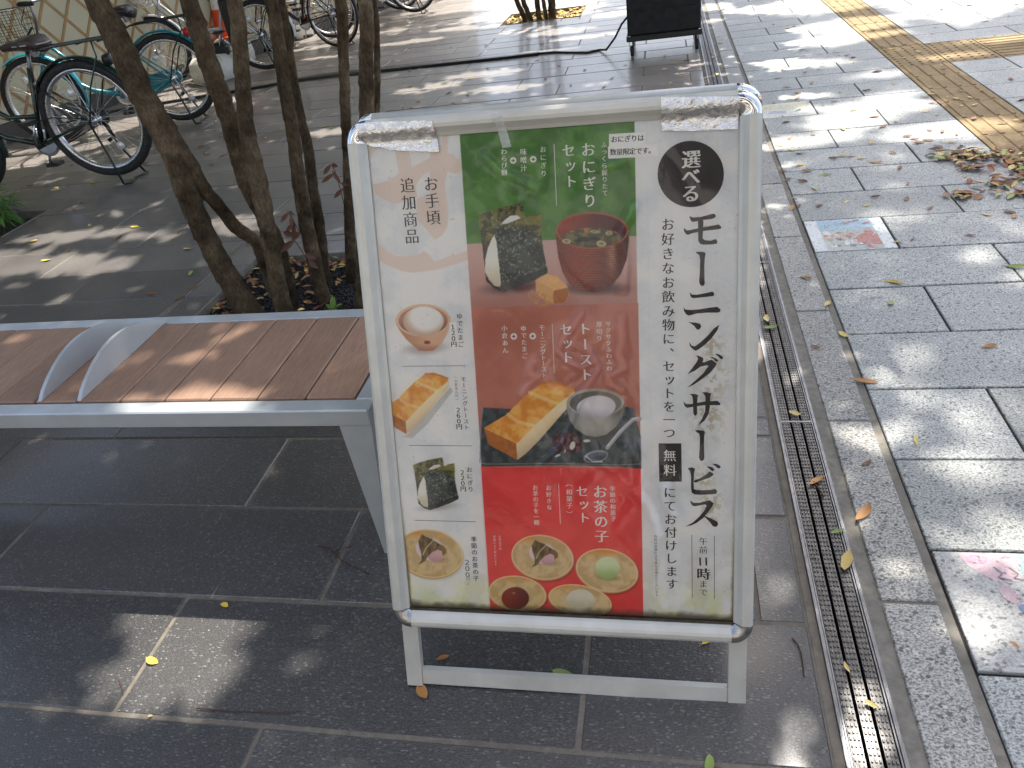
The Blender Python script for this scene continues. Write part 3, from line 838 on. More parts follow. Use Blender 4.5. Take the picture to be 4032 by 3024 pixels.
A.line([(1705, 1150), (1640, 1155), (1520, 1270), (1380, 1440)], 40, (156, 156, 164)); A.line([(1690, 1138), (1640, 1150), (1500, 1280), (1385, 1425)], 10, (205, 205, 212))
A.ell(1265, 1530, 130, 62, (150, 152, 158), -.2); A.ell(1270, 1535, 112, 48, (84, 88, 94), -.2); A.line([(1160, 1520), (1230, 1580), (1330, 1580)], 8, (196, 198, 204))
toast(1500 + .3916 * (248 - 470 * .735), 1200 + .3916 * (1305 - 1565 * .781), .3916 * .735, .3916 * .781, (150, 148, 144), 1)
# ---- egg in bowl (left column)
A = Art(1500, 1200, .3916, box=(60, -40, 780, 560))
A.ell(440, 440, 260, 75, (150, 140, 132), -.08, .8, .7)
A.poly([(145, 140), (150, 200), (190, 270), (250, 350), (340, 430), (380, 465), (520, 465), (550, 440), (610, 390), (660, 300), (695, 180), (698, 120)], lambda x, y: lerp(lerp((176, 124, 92), (206, 168, 140), sst(200, 560, x)), (150, 92, 74), sst(380, 470, y) * .7))
A.ell(421, 158, 277, 165, (208, 176, 146)); A.ell(421, 162, 250, 143, lambda x, y: lerp((170, 122, 100), (112, 72, 62), sst(120, 300, y)))
A.put(A.em(423, 170, 207, 152), lambda x, y: lerp((222, 221, 219), (186, 160, 140), np.clip(sst(.55, 1.05, np.hypot((x - 450) / 230, (y - 120) / 190)), 0, 1)))
A.ell(461, 380, 36, 20, (120, 52, 42))
# ---- sweets on plates
def plate(A, cx, cy, rx, ry, ang, seed, stain=0):
    A.ell(cx + 18, cy + 26, rx * 1.0, ry * 1.0, (96, 30, 36) if not stain else (176, 170, 164), ang, .12, .6)
    A.ell(cx, cy + 6, rx, ry, (190, 158, 108), ang)
    def pc(x, y):
        n = fbm(x, y, 90, seed); ph = (x - cx) / rx
        c = lerp((206, 184, 140), (186, 158, 112), sst(.35, .65, n))
        return lerp(c, (206, 140, 62), sst(.55, .9, -(y - cy) / ry) * sst(.62, .42, n))
    A.ell(cx, cy - 2, rx * .985, ry * .975, (218, 200, 160), ang)
    A.ell(cx, cy, rx * .95, ry * .93, pc, ang)
    A.ell(cx + rx * .06, cy + ry * .12, rx * .72, ry * .66, lambda x, y: lerp((204, 186, 146), (190, 166, 124), sst(.4, .6, fbm(x, y, 60, seed + 3))), ang, .25, .9)
def sakura(A, dx, dy, k=1.0):
    P = lambda pts: [(dx + x, dy + y) for x, y in pts]
    A.ell(dx + 740, dy + 1060, 150, 42, (150, 124, 88), .1, .8, .7)
    A.ell(dx + 690, dy + 970, 152, 108, (214, 196, 204), .25)
    A.ell(dx + 740, dy + 1030, 82, 56, lambda x, y: lerp((206, 168, 174), (184, 140, 150), sst(dy + 1000, dy + 1090, y)), 0)
    A.poly(P([(605, 820), (640, 845), (700, 865), (760, 905), (820, 935), (845, 965), (848, 1000), (815, 1035), (800, 985), (760, 970), (700, 1000), (660, 1040), (640, 1080), (570, 1115), (605, 1070), (600, 1010), (580, 950), (570, 890)]), lambda x, y: lerp((84, 66, 42), (122, 98, 62), sst(.35, .65, fbm(x, y, 40, 5))))
    A.line(P([(615, 1020), (650, 950), (720, 880)]), 7, (206, 190, 150)); A.line(P([(720, 880), (742, 915), (735, 960)]), 4, (170, 150, 110))
A = Art(1880, 1820, .3736, box=(60, 700, 1790, 1700))
plate(A, 684, 1008, 336, 240, .16, 3); plate(A, 1365, 1147, 338, 232, .2, 7)
m0 = A.x > 110
plate(A, 420, 1390, 312, 190, .14, 11); plate(A, 1080, 1465, 345, 168, .18, 15)
sakura(A, 0, 0)
A.ell(1380, 1220, 160, 40, (140, 116, 70), .1, .8, .8)
A.put(A.em(1372, 1120, 130, 122), lambda x, y: lerp((204, 214, 182), (146, 172, 104), np.clip(sst(1060, 1240, y) + .25 * (fbm(x, y, 18, 3) - .5), 0, 1)))
A.put(A.em(397, 1440, 148, 120), lambda x, y: lerp(lerp((128, 36, 20), (92, 22, 16), sst(300, 540, x)), (200, 120, 100), sst(.35, 0, np.hypot((x - 380) / 90, (y - 1385) / 50)) * .8))
A.put(A.em(1082, 1470, 156, 126), lambda x, y: lerp((206, 202, 188), (180, 172, 150), np.clip(sst(1400, 1580, y) + .4 * (fbm(x, y, 50, 3) - .5), 0, 1)))
A = Art(1540 + .4038 * (390 - 700 * .985), 1750 + .4038 * (1030 - 960 * 1.014) - 4, .4038 * .985, .4038 * 1.014, box=(250, 650, 1150, 1350))
plate(A, 684, 1008, 336, 240, .16, 3, 1); sakura(A, 0, 0)
# clear the white gutter that the plates must not cross
m = ((gu > -.1425) & (gu < -.1405) & (gv < VB)).astype(float); full.put(m, (206, 204, 200))
# weathering of the paper: damp yellow-green rise at the foot, mould specks
foot = sst(.135, .035, gv + .05 * (fbm(PX, PY, 120, 41) - .5))
nn = fbm(PX, PY, 70, 52)
white = ((np.abs(gu) > .1405)).astype(float)
CAN[:] = lerp(CAN, CAN * np.array([.95, .95, .80]) + np.array([4, 6, 0]), foot * (.35 + .65 * white) * sst(.3, .7, nn))
st = sst(.58, .66, fbm(PX, PY, 110, 63)) * sst(.25, .10, gv) * white
CAN[:] = lerp(CAN, (180, 174, 156), st * .25)
edge = sst(.052, .038, gv + .012 * (fbm(PX, PY, 40, 77) - .5))
CAN[:] = lerp(CAN, (64, 56, 40), edge * .75)
edg2 = sst(.2885, .2945, np.abs(gu) + .004 * (fbm(PX, PY, 30, 79) - .5)) * sst(.30, .05, gv)
CAN[:] = lerp(CAN, (96, 84, 56), edg2 * .7)
sp1 = (fbm(PX, PY, 9, 91, 2) > .87) * sst(.45, .7, fbm(PX, PY, 260, 93)) * white
CAN[:] = lerp(CAN, (150, 142, 122), sp1 * .55)
for (cx, cy, rr) in ((2790, 1640, 60), (2810, 1500, 50), (2800, 1990, 45), (2805, 1370, 40), (2775, 1900, 35)):
    g = np.exp(-(((PX - cx) / rr) ** 2 + ((PY - cy) / rr / 1.5) ** 2)) * (fbm(PX, PY, 16, int(cx)) > .52) * white
    CAN[:] = lerp(CAN, (158, 144, 110), g * .6)
lin = CAN / 255.0
lin = np.where(lin <= .04045, lin / 12.92, ((lin + .055) / 1.055) ** 2.4) * 1.22
ii = (np.arange(NV - 1)[:, None] * NU + np.arange(NU - 1)[None, :]).ravel()
Fq = np.stack([ii, ii + 1, ii + NU + 1, ii + NU], 1)
loc = W3 - .0022 * en - a_(BU)
MAT['print'] = None
t = NT('poster_print')
at = t.node('ShaderNodeAttribute', attribute_name='Col')
t.link(at.outputs['Color'], t.b.inputs['Base Color']); t.set('Roughness', .45); t.set('Specular IOR Level', .3)
me = fast_mesh('poster', loc, Fq, t.m)
ca = me.color_attributes.new('Col', 'FLOAT_COLOR', 'POINT')
ca.data.foreach_set('color', np.concatenate([np.clip(lin, 0, .86), np.ones((len(lin), 1))], 1).astype(np.float32).ravel())
poster = link('poster', me, sign)
poster['label'] = 'printed breakfast menu poster with green, brown and red panels'

# ------------------------------------------------------------------ lettering
def ink(name, c):
    m_ = simple(name, tuple(x for x in s2l(c)), .5, 0, .04); return m_
INK = {'dark': ink('ink_dark', (32, 22, 22)), 'white': ink('ink_white', (240, 239, 233)), 'black': ink('ink_black', (14, 13, 14)), 'grey': ink('ink_grey', (66, 56, 55)), 'label': ink('label_paper', (246, 246, 244)), 'green': ink('ink_green', (60, 96, 48)), 'brown': ink('ink_brown', (120, 66, 58))}
GC = {}
ROT = 'ー（）〜()'
def glyph(ch, thin):
    if (ch, thin) in GC: return GC[(ch, thin)]
    cu = bpy.data.curves.new('g', 'FONT'); cu.body = ch; cu.size = 1; cu.resolution_u = 3; cu.offset = -thin
    o = bpy.data.objects.new('g', cu); COL.objects.link(o)
    d = bpy.context.evaluated_depsgraph_get(); d.update()
    me = bpy.data.meshes.new_from_object(o.evaluated_get(d))
    V = np.zeros(len(me.vertices) * 3); me.vertices.foreach_get('co', V); V = V.reshape(-1, 3)[:, :2]
    F = [tuple(p.vertices) for p in me.polygons]
    bpy.data.objects.remove(o); bpy.data.curves.remove(cu); bpy.data.meshes.remove(me)
    if ord(ch) < 256: V = V - np.array([(V[:, 0].max() + V[:, 0].min()) / 2, .36])
    else: V = V - np.array([.49, .37])
    if ch in ROT:
        V = V - (V.max(0) + V.min(0)) / 2
        V = np.stack([V[:, 1], -V[:, 0]], 1)
        if ch == 'ー': V[:, 0] *= -1
    if ch == '、': V = V + np.array([.55, .5])
    if ch in 'っッゃゅょ': V = V + np.array([.06, .06])
    GC[(ch, thin)] = (V, F)
    return GC[(ch, thin)]
LAY = -.0018
def letters(s, p0, p1, size, ink_, heavy=.022, thin=.012, lay=0.0, horiz=False, sx=1.0):
    # characters evenly spaced from pixel p0 (first centre) to p1 (last centre); size in photo pixels
    a, b_ = np.array(uv(*p0)), np.array(uv(*p1))
    q0 = uv(p0[0] - size / 2, p0[1]); q1 = uv(p0[0] + size / 2, p0[1])
    em = math.hypot(q1[0] - q0[0], q1[1] - q0[1]) * 1.06
    m = MB(); n = len(s)
    d = b_ - a; ang = math.atan2(d[1], d[0]) if horiz else 0
    ca, sa = math.cos(ang), math.sin(ang)
    for k, ch in enumerate(s):
        if ch == ' ': continue
        c = a + d * (k / max(1, n - 1))
        V, F = glyph(ch, thin)
        for j, dx in enumerate((-heavy, 0, heavy)):
            X = (V[:, 0] * sx + dx) * em; Y = V[:, 1] * em
            vs = [sp(c[0] + x * ca - y * sa, c[1] + x * sa + y * ca, LAY + lay + j * .00004) for x, y in zip(X, Y)]
            m.add(vs, F)
    return m.build('lettering', INK[ink_], sign)
def flat(pts, ink_, lay=0.0, name='printed_shape'):
    m = MB(); m.add([sp(*uv(*p), LAY + lay) for p in pts], [tuple(range(len(pts)))])
    return m.build(name, INK[ink_], sign)
def rule(p0, p1, w, ink_, lay=0.0):
    dx, dy = p1[0] - p0[0], p1[1] - p0[1]; L = math.hypot(dx, dy); nx, ny = -dy / L * w / 2, dx / L * w / 2
    return flat([(p0[0] - nx, p0[1] - ny), (p1[0] - nx, p1[1] - ny), (p1[0] + nx, p1[1] + ny), (p0[0] + nx, p0[1] + ny)], ink_, lay, 'printed_rule')
def disc(c, r, ink_, lay=0.0):
    return flat([(c[0] + r * math.cos(2 * math.pi * i / 40), c[1] + r * math.sin(2 * math.pi * i / 40)) for i in range(40)], ink_, lay, 'printed_disc')
# title, drawn stroke by stroke
tA, tB, tC = crop(2500, 480, .434), crop(2500, 1200, .4219), crop(2500, 1800, .4219)
TITLE = [
 (tA, [(495, 855), (530, 868), (600, 862), (700, 835), (722, 833), (736, 850), (730, 868), (700, 880), (600, 893), (530, 908), (515, 905), (500, 880)]),
 (tA, [(445, 960), (470, 985), (500, 982), (600, 960), (740, 935), (760, 930), (785, 952), (780, 970), (750, 975), (620, 990), (520, 1010), (485, 1025), (465, 1020), (445, 990)]),
 (tA, [(572, 880), (612, 874), (622, 905), (620, 950), (615, 1060), (640, 1075), (690, 1078), (735, 1062), (750, 1085), (745, 1105), (700, 1112), (620, 1115), (590, 1105), (575, 1080), (574, 980)]),
 (tA, [(550, 1180), (590, 1178), (630, 1182), (642, 1195), (635, 1230), (630, 1300), (632, 1420), (635, 1460), (625, 1488), (605, 1490), (590, 1475), (583, 1450), (590, 1350), (592, 1250), (585, 1210), (560, 1192)]),
 (tA, [(497, 1548), (520, 1568), (560, 1570), (640, 1555), (705, 1540), (722, 1560), (715, 1580), (660, 1588), (560, 1598), (525, 1600), (505, 1585)]),
 (tB, [(455, 25), (470, 45), (520, 50), (600, 45), (700, 28), (770, 20), (800, 45), (795, 68), (770, 75), (680, 75), (580, 82), (505, 102), (480, 92), (458, 60)]),
 (tB, [(498, 163), (520, 165), (570, 168), (610, 180), (620, 205), (605, 228), (585, 235), (572, 225), (555, 200), (525, 178)]),
 (tB, [(508, 348), (530, 385), (560, 390), (610, 355), (680, 290), (740, 220), (790, 188), (770, 240), (720, 310), (660, 370), (600, 415), (568, 432), (540, 415), (512, 385)]),
 (tB, [(565, 475), (592, 478), (630, 492), (640, 508), (632, 540), (660, 535), (700, 518), (720, 515), (765, 550), (755, 575), (700, 640), (620, 700), (550, 748), (485, 778), (560, 715), (640, 640), (688, 572), (665, 568), (612, 580), (560, 618), (490, 650), (530, 600), (575, 540), (590, 510), (585, 490)]),
 (tB, [(695, 485), (725, 490), (760, 505), (780, 520), (770, 535), (750, 530), (735, 510)]),
 (tB, [(745, 460), (780, 462), (815, 480), (825, 500), (812, 512), (795, 505), (780, 485)]),
 (tB, [(455, 905), (475, 928), (520, 930), (650, 905), (770, 898), (800, 925), (795, 940), (770, 940), (640, 940), (540, 955), (490, 965), (470, 955), (457, 930)]),
 (tB, [(512, 835), (560, 835), (592, 845), (585, 870), (580, 940), (582, 1020), (570, 1038), (555, 1035), (545, 1015), (542, 900), (535, 855)]),
 (tB, [(625, 820), (670, 818), (712, 830), (705, 860), (700, 960), (690, 1020), (650, 1085), (590, 1130), (630, 1060), (655, 1000), (660, 920), (658, 860), (645, 835)]),
 (tB, [(562, 1175), (600, 1172), (645, 1178), (655, 1190), (648, 1220), (645, 1300), (648, 1420), (645, 1450), (625, 1463), (608, 1455), (598, 1430), (605, 1340), (607, 1240), (600, 1205), (575, 1190)]),
 (tC, [(495, 105), (530, 98), (562, 110), (553, 150), (548, 230), (550, 300), (570, 310), (640, 312), (720, 308), (750, 298), (768, 322), (760, 345), (720, 350), (620, 355), (560, 352), (530, 335), (525, 290), (525, 180), (515, 135), (500, 118)]),
 (tC, [(690, 135), (725, 150), (735, 170), (700, 195), (640, 215), (570, 240), (552, 238), (552, 222), (610, 200), (660, 170), (685, 150)]),
 (tC, [(668, 92), (695, 90), (725, 100), (742, 120), (730, 135), (712, 128), (695, 110)]),
 (tC, [(720, 65), (755, 65), (790, 78), (802, 95), (790, 110), (770, 105), (750, 85)]),
 (tC, [(518, 405), (545, 430), (600, 430), (680, 410), (700, 405), (735, 435), (725, 460), (690, 510), (640, 570), (580, 615), (530, 640), (470, 652), (540, 615), (600, 560), (650, 500), (670, 455), (655, 445), (600, 455), (560, 462), (535, 455), (520, 430)]),
 (tC, [(625, 545), (660, 555), (720, 580), (770, 605), (778, 630), (765, 652), (745, 655), (725, 645), (700, 610), (660, 570)]),
]
m = MB()
for i, (cf, pts) in enumerate(TITLE):
    m.add([sp(*uv(*cf(*p)), LAY + .00004 * (i % 4)) for p in pts], [tuple(range(len(pts)))])
m.build('title_lettering', INK['dark'], sign)
disc((2720, 685), 131, 'dark')
letters('選べる', (2721, 627), (2719, 762), 72, 'white', .04, .004, .0002)
letters('お好きなお飲み物に、セットを一つ', (2629, 884), (2635, 1706), 50, 'dark', .022, .006)
flat([(2593, 1747), (2683, 1747), (2685, 1898), (2596, 1898)], 'dark'); letters('無料', (2637, 1795), (2638, 1853), 50, 'white', .02, .01, .0002)
letters('にてお付けします', (2637, 1941), (2645, 2302), 48, 'dark', .022, .006)
letters('内容は店舗により異なる場合がございます', (2581, 2114), (2585, 2346), 12, 'grey', .01, .012)
letters('午前', (2769, 2133), (2769, 2167), 33, 'dark'); letters('11', (2757, 2212), (2781, 2212), 50, 'dark', .03, .006, 0, True, .8)
letters('時', (2770, 2262), (2770, 2262), 52, 'dark', .035, .004); letters('まで', (2769, 2302), (2770, 2334), 33, 'dark')
rule((2724, 2107), (2726, 2355), 2.2, 'dark'); rule((2813, 2112), (2813, 2361), 2.2, 'dark')
letters('おにぎり', (2315, 589), (2322, 790), 54, 'white', .03, .006); letters('セット', (2238, 592), (2247, 714), 50, 'white', .03, .006)
letters('ふっくら握りたて', (2377, 570), (2382, 760), 23, 'white', .02, .004)
rule((2181, 567), (2191, 811), 2.2, 'white')
letters('おにぎり', (2137, 588), (2140, 683), 24, 'white', .022, .004); letters('味噌汁', (2060, 597), (2061, 662), 25, 'white', .022, .004); letters('わらび餅', (1983, 597), (1985, 679), 24, 'white', .022, .004)
for c, k in (((2099, 627), 'green'), ((2020, 632), 'green'), ((1850 + .3917 * 630, 1200 + .3917 * 317), 'brown'), ((1850 + .3917 * 440, 1200 + .3917 * 320), 'brown')):
    disc(c, 13, 'white'); rule((c[0] - 7, c[1]), (c[0] + 7, c[1]), 4, k, .0002); rule((c[0], c[1] - 7), (c[0], c[1] + 7), 4, k, .00024)
letters('トースト', (2302, 1296), (2308, 1476), 50, 'white', .03, .006); letters('セット', (2228, 1298), (2234, 1408), 48, 'white', .03, .006)
letters('サクサクふわふわ', (2394, 1276), (2398, 1451), 22, 'white', .02, .004); letters('厚切り', (2359, 1278), (2359, 1333), 23, 'white', .02, .004)
rule((2174, 1274), (2182, 1470), 2.2, 'white')
letters('モーニングトースト', (2133, 1290), (2142, 1479), 23, 'white', .022, .004); letters('ゆでたまご', (2060, 1294), (2065, 1402), 23, 'white', .022, .004); letters('小倉あん', (1985, 1293), (1989, 1380), 23, 'white', .022, .004)
letters('お茶の子', (2362, 1938), (2368, 2113), 54, 'white', .03, .006); letters('セット', (2291, 1936), (2300, 2040), 47, 'white', .03, .006)
letters('（和菓子）', (2240, 1913), (2242, 2018), 25, 'white', .02, .004); letters('季節の和菓子', (2411, 1926), (2414, 2044), 22, 'white', .02, .004)
rule((2199, 1907), (2206, 2065), 2.2, 'white')
letters('お好きな', (2160, 1923), (2162, 1999), 21, 'white', .022, .004); letters('お茶の子を一種', (2107, 1921), (2112, 2059), 22, 'white', .022, .004)
letters('お茶の子は', (1967, 2115), (1969, 2162), 11, 'white', .01, .01); letters('季節により異なります', (1946, 2115), (1951, 2225), 11, 'white', .01, .01)
letters('お手頃', (1695, 724), (1704, 857), 56, 'dark', .02, .01); letters('追加商品', (1602, 730), (1620, 931), 56, 'dark', .02, .01)
letters('ゆでたまご', (1808, 1246), (1814, 1357), 23, 'dark', .02, .004); letters('モーニングトースト', (1824, 1494), (1836, 1684), 21, 'dark', .02, .004)
letters('（小倉あん付）', (1793, 1486), (1798, 1573), 13, 'dark', .01, .01)
letters('おにぎり', (1847, 1851), (1852, 1928), 22, 'dark', .02, .004); letters('季節のお茶の子', (1864, 2125), (1873, 2279), 23, 'dark', .02, .004)
letters('２００', (1838, 2216), (1840, 2265), 26, 'dark', .02, .004); letters('円〜', (1841, 2282), (1842, 2300), 14, 'dark', .01, .01)
rule((1584, 1443), (1834, 1441), 2, 'grey'); rule((1609, 1755), (1856, 1757), 2, 'grey'); rule((1631, 2050), (1872, 2056), 2, 'grey')
pP4, pP5, pS = crop(1500, 1200, .3916), crop(1540, 1750, .4038), crop(2300, 320, .3255)
def sticker(pts, cf, lay):
    q = [cf(*p) for p in pts]; m = MB(); vs = [sp(*uv(*p), LAY + lay) for p in q] + [sp(*uv(*p), LAY + lay + .0003) for p in q]
    k = len(q)
    area = sum(q[i][0] * q[(i + 1) % k][1] - q[(i + 1) % k][0] * q[i][1] for i in range(k))
    m.add(vs, [tuple(range(k, 2 * k))] + [(i, (i + 1) % k, k + (i + 1) % k, k + i) for i in range(k)])
    return m.build('price_label', INK['label'], sign)
sticker([(685, 180), (755, 178), (768, 440), (698, 442)], pP4, .0002); letters('１２０円', (1782, 1288), (1786, 1356), 23, 'black', .035, .0, .00065)
sticker([(742, 1018), (806, 1016), (821, 1265), (757, 1267)], pP4, .0002); letters('２６０円', (1803, 1615), (1807, 1681), 23, 'black', .035, .0, .00065)
sticker([(655, 238), (720, 233), (738, 472), (672, 476)], pP5, .0002); letters('２２０円', (1819, 1861), (1823, 1926), 23, 'black', .035, .0, .00065)
sticker([(300, 637), (742, 612), (746, 770), (300, 790)], pS, .0002); letters('おにぎりは', (2418, 549), (2523, 543), 25, 'black', .03, .0, .00065, True)
sticker([(288, 790), (890, 755), (893, 905), (302, 938), (290, 925)], pS, .0008); letters('数量限定です。', (2414, 599), (2566, 592), 25, 'black', .03, .0, .0013, True)
# crinkled clear cover sheet
t = NT('clear_cover')
for n_ in list(t.n):
    if n_ != t.out: t.n.remove(n_)
tr = t.node('ShaderNodeBsdfTransparent'); gl = t.node('ShaderNodeBsdfGlossy'); gl.inputs['Roughness'].default_value = .09
fr = t.node('ShaderNodeFresnel'); fr.inputs[0].default_value = 1.42; mx = t.node('ShaderNodeMixShader')
bp = t.node('ShaderNodeBump'); bp.inputs['Strength'].default_value = .35; bp.inputs['Distance'].default_value = .004
co = t.coord(space='object')
t.link(t.noise(co, 9, 5, .6, .8), bp.inputs['Height'])
for s_ in (gl.inputs['Normal'], fr.inputs['Normal']): t.link(bp.outputs[0], s_)
tr.inputs[0].default_value = (.985, .985, .98, 1)
t.link(t.math('MINIMUM', t.math('MULTIPLY', fr.outputs[0], 1.25), 1.0), mx.inputs[0]); t.link(tr.outputs[0], mx.inputs[1]); t.link(gl.outputs[0], mx.inputs[2]); t.link(mx.outputs[0], t.out.inputs[0])
nu_, nv_ = 240, 340
hu, hv = np.meshgrid(np.linspace(-.2950, .2950, nu_), np.linspace(.031, .881, nv_)); hu = hu.ravel(); hv = hv.ravel()
wr = .0010 * (fbm(hu * 100, hv * 100, 14, 5, 3) - .5) + .0012 * np.abs(fbm(hu * 100 + hv * 60, hv * 70, 9, 8, 3) - .5) * 2
for (cu_, cv_, r_, h_) in ((.03, .50, .05, .0018), (.07, .43, .04, .0015), (.0, .385, .05, .0018), (.09, .52, .03, .0012), (.20, .30, .07, .0014), (-.05, .80, .06, .0012), (.10, .26, .05, .0012)):
    dd = np.hypot(hu - cu_, (hv - cv_) * .8) / r_
    wr += h_ * np.exp(-dd ** 2) * np.sin(dd * 5 + 6 * fbm(hu * 100, hv * 100, 6, 3, 2))
def ridge(pts, wd, ht):
    global wr
    q = [uv(1850 + .3917 * a, 1200 + .3917 * b_) for a, b_ in pts]
    best = np.full(len(hu), 9.0)
    for (x0, y0), (x1, y1) in zip(q[:-1], q[1:]):
        dx, dy = x1 - x0, y1 - y0; t_ = np.clip(((hu - x0) * dx + (hv - y0) * dy) / (dx * dx + dy * dy + 1e-12), 0, 1)
        best = np.minimum(best, np.hypot(hu - x0 - t_ * dx, hv - y0 - t_ * dy))
    wr = wr + 1.8 * ht * np.exp(-(best / wd) ** 2) * (.6 + .8 * fbm(hu * 200, hv * 200, 5, 6, 2))
ridge([(1110, 90), (1060, 180), (930, 350), (890, 470), (970, 560), (1130, 640), (1240, 560), (1190, 430)], .005, .0026)
ridge([(1250, 540), (1290, 640), (1230, 740), (1130, 860), (1050, 1080), (980, 1280), (830, 1500), (690, 1610)], .0045, .0024)
ridge([(1520, 120), (1525, 400), (1490, 500), (1540, 640), (1400, 720), (1400, 800), (1510, 860)], .005, .0024)
ridge([(630, 570), (590, 700), (680, 720), (560, 820), (525, 900)], .006, .0026)
ridge([(1330, 1500), (1180, 1530), (1340, 1600), (1440, 1680)], .004, .0018)
ridge([(1700, 1900), (1850, 2050), (1900, 2300)], .01, .002); ridge([(1980, 1750), (1960, 1950), (2050, 2100)], .01, .002)
ridge([(150, -1500), (300, -1350), (420, -1300), (640, -1200)], .006, .0018); ridge([(1100, -1500), (1300, -1380), (1500, -1420)], .006, .0018); ridge([(1650, -1000), (1500, -700), (1560, -420), (1530, -150)], .006, .002)
ed = np.minimum(np.minimum(hu + .295, .295 - hu), np.minimum(hv - .031, .881 - hv)); wr = wr * sst(0, .03, ed) + .0014
CV = so + hu[:, None] * e1 + hv[:, None] * e2 + np.clip(wr, .0003, .009)[:, None] * en - a_(BU)
ii = (np.arange(nv_ - 1)[:, None] * nu_ + np.arange(nu_ - 1)[None, :]).ravel()
link('cover_sheet', fast_mesh('cover_sheet', CV, np.stack([ii, ii + 1, ii + nu_ + 1, ii + nu_], 1), t.m, True), sign)
# grime in the lower channel
m = MB(); m.prism([(-.293, .0325), (.293, .0325), (.293, .0375), (-.293, .0375)], ax, .0032, .0046); m.build('grime_line', MAT['dirt'], sign)
# foil tape and clear tape
t = NT('foil'); co = t.coord(space='object')
t.set('Base Color', (.80, .79, .76)); t.set('Metallic', 1.0); t.set('Roughness', .22)
t.bump(t.math('ADD', t.noise(co, 55, 5, .65, 1.5), t.math('MULTIPLY', t.voro(co, 60, 'DISTANCE_TO_EDGE', 0), .8)), .9, .004)
MAT['foil'] = t.m
def prof_w(v):   # height of the top bar's profile under the tape
    q = SH - v
    if q < 0: return .010
    if q > FW: return .0020
    for (q0, w0), (q1, w1) in zip(PROF[1:-2], PROF[2:-1]):
        if q0 <= q <= q1: return w0 + (w1 - w0) * (q - q0) / max(1e-6, q1 - q0)
    return .003
def foil(outline, seed, name='foil_tape'):
    # outline: top edge pixels left->right and bottom edge pixels left->right
    top, bot = outline
    n, k = 46, 16
    def samp(P, s):
        t_ = s * (len(P) - 1); i = min(int(t_), len(P) - 2); f = t_ - i
        return (P[i][0] * (1 - f) + P[i + 1][0] * f, P[i][1] * (1 - f) + P[i + 1][1] * f)
    vs = []; rg = random.Random(seed)
    for j in range(k + 1):
        for i in range(n + 1):
            s = i / n
            a, b_ = uv(*samp(top, s)), uv(*samp(bot, s))
            f = j / k
            u, v = a[0] * (1 - f) + b_[0] * f, a[1] * (1 - f) + b_[1] * f
            u += rg.uniform(-.0006, .0006); v += rg.uniform(-.0006, .0006)
            x = np.array([u * 1000.]); y = np.array([v * 1000.])
            w = max(prof_w(v), prof_w(v - .003), prof_w(v + .003)) + .0010 + .0020 * abs(float(fbm(x, y, 9, seed, 3)[0]) - .5) * 2
            vs.append(sp(u, v, w))
    fs = [(j * (n + 1) + i, (j + 1) * (n + 1) + i, (j + 1) * (n + 1) + i + 1, j * (n + 1) + i + 1) for j in range(k) for i in range(n)]
    m = MB(); m.add(vs, fs, 0, True)
    return m.build(name, MAT['foil'], sign)
qL = crop(1400, 480, .3014)
foil(([qL(45, 40), qL(300, 15), qL(600, 2), (1713, 480)], [qL(110, 250), qL(200, 325), qL(330, 330), qL(450, 365), qL(700, 385), qL(1100, 392)]), 4)
foil(([pS(930, 213), pS(1300, 205), pS(1870, 198)], [pS(940, 600), pS(1300, 602), pS(1860, 578)]), 9)
t = NT('clear_tape')
t.set('Base Color', (.80, .79, .74)); t.set('Roughness', .25); t.set('Alpha', .42); t.bump(t.noise(t.coord(space='object'), 160, 4, .7, 1), .8, .003)
MAT['tape'] = t.m
qT = crop(1850, 480, .3165); vs = []
for j in range(13):
    f = j / 12
    a, b_ = uv(*qT(300 + 115 * f, -95 + 425 * f)), uv(*qT(410 + 115 * f, -110 + 420 * f))
    for i in range(5):
        g_ = i / 4; u, v = a[0] * (1 - g_) + b_[0] * g_, a[1] * (1 - g_) + b_[1] * g_
        vs.append(sp(u, v, max(prof_w(v), .0046) + .0009))
m = MB(); m.add(vs, [(j * 5 + i, j * 5 + 5 + i, j * 5 + 6 + i, j * 5 + 1 + i) for j in range(12) for i in range(4)], 0, True); m.build('clear_tape', MAT['tape'], sign)
# ------------------------------------------------------------------ bench
bench = empty('bench', (-1.6, 1.415, 0))
tag(bench, 'low bench with brown composite slats and grey metal frame behind the menu stand', 'bench')
def LB(x, y, z): return (x + 1.6, y - 1.415, z)
MAT['bench_al'] = simple('bench_metal', s2l((182, 187, 187)), .36, .35, .07, 12)
t = NT('slat'); co = t.coord((1, 1, 1), 'world'); g = t.noise(t.coord((14, 1.2, 8)), 22, 5, .6); bl = t.noise(co, 9, 3)
t.set('Base Color', t.mix(1.0, t.ramp(g, [(.3, s2l((132, 102, 82))), (.7, s2l((158, 126, 103)))]), t.math('ADD', t.math('MULTIPLY', t.rnd(), .22), t.math('ADD', t.math('MULTIPLY', bl, .3), .72)), 'MULTIPLY'))
t.set('Roughness', .55); t.bump(g, .15, .001); MAT['slat'] = t.m
BX0 = -2.62
def bb(name, lo, hi, mat, bev=.003):
    m = MB(); m.box(LB(*lo), LB(*hi), bev=bev); return m.build(name, mat, bench)
bb('front_rail', (BX0, 1.190, .379), (-.618, 1.232, .421), MAT['bench_al'])
bb('back_rail', (BX0, 1.601, .379), (-.618, 1.643, .421), MAT['bench_al'])
bb('end_rail', (-.660, 1.2325, .380), (-.619, 1.6005, .4205), MAT['bench_al'])
bb('end_rail', (BX0 + .001, 1.2325, .380), (BX0 + .042, 1.6005, .4205), MAT['bench_al'])
bb('under_beam', (BX0 + .05, 1.40, .345), (-.67, 1.44, .385), MAT['bench_al'])
x = -.664; k = 0
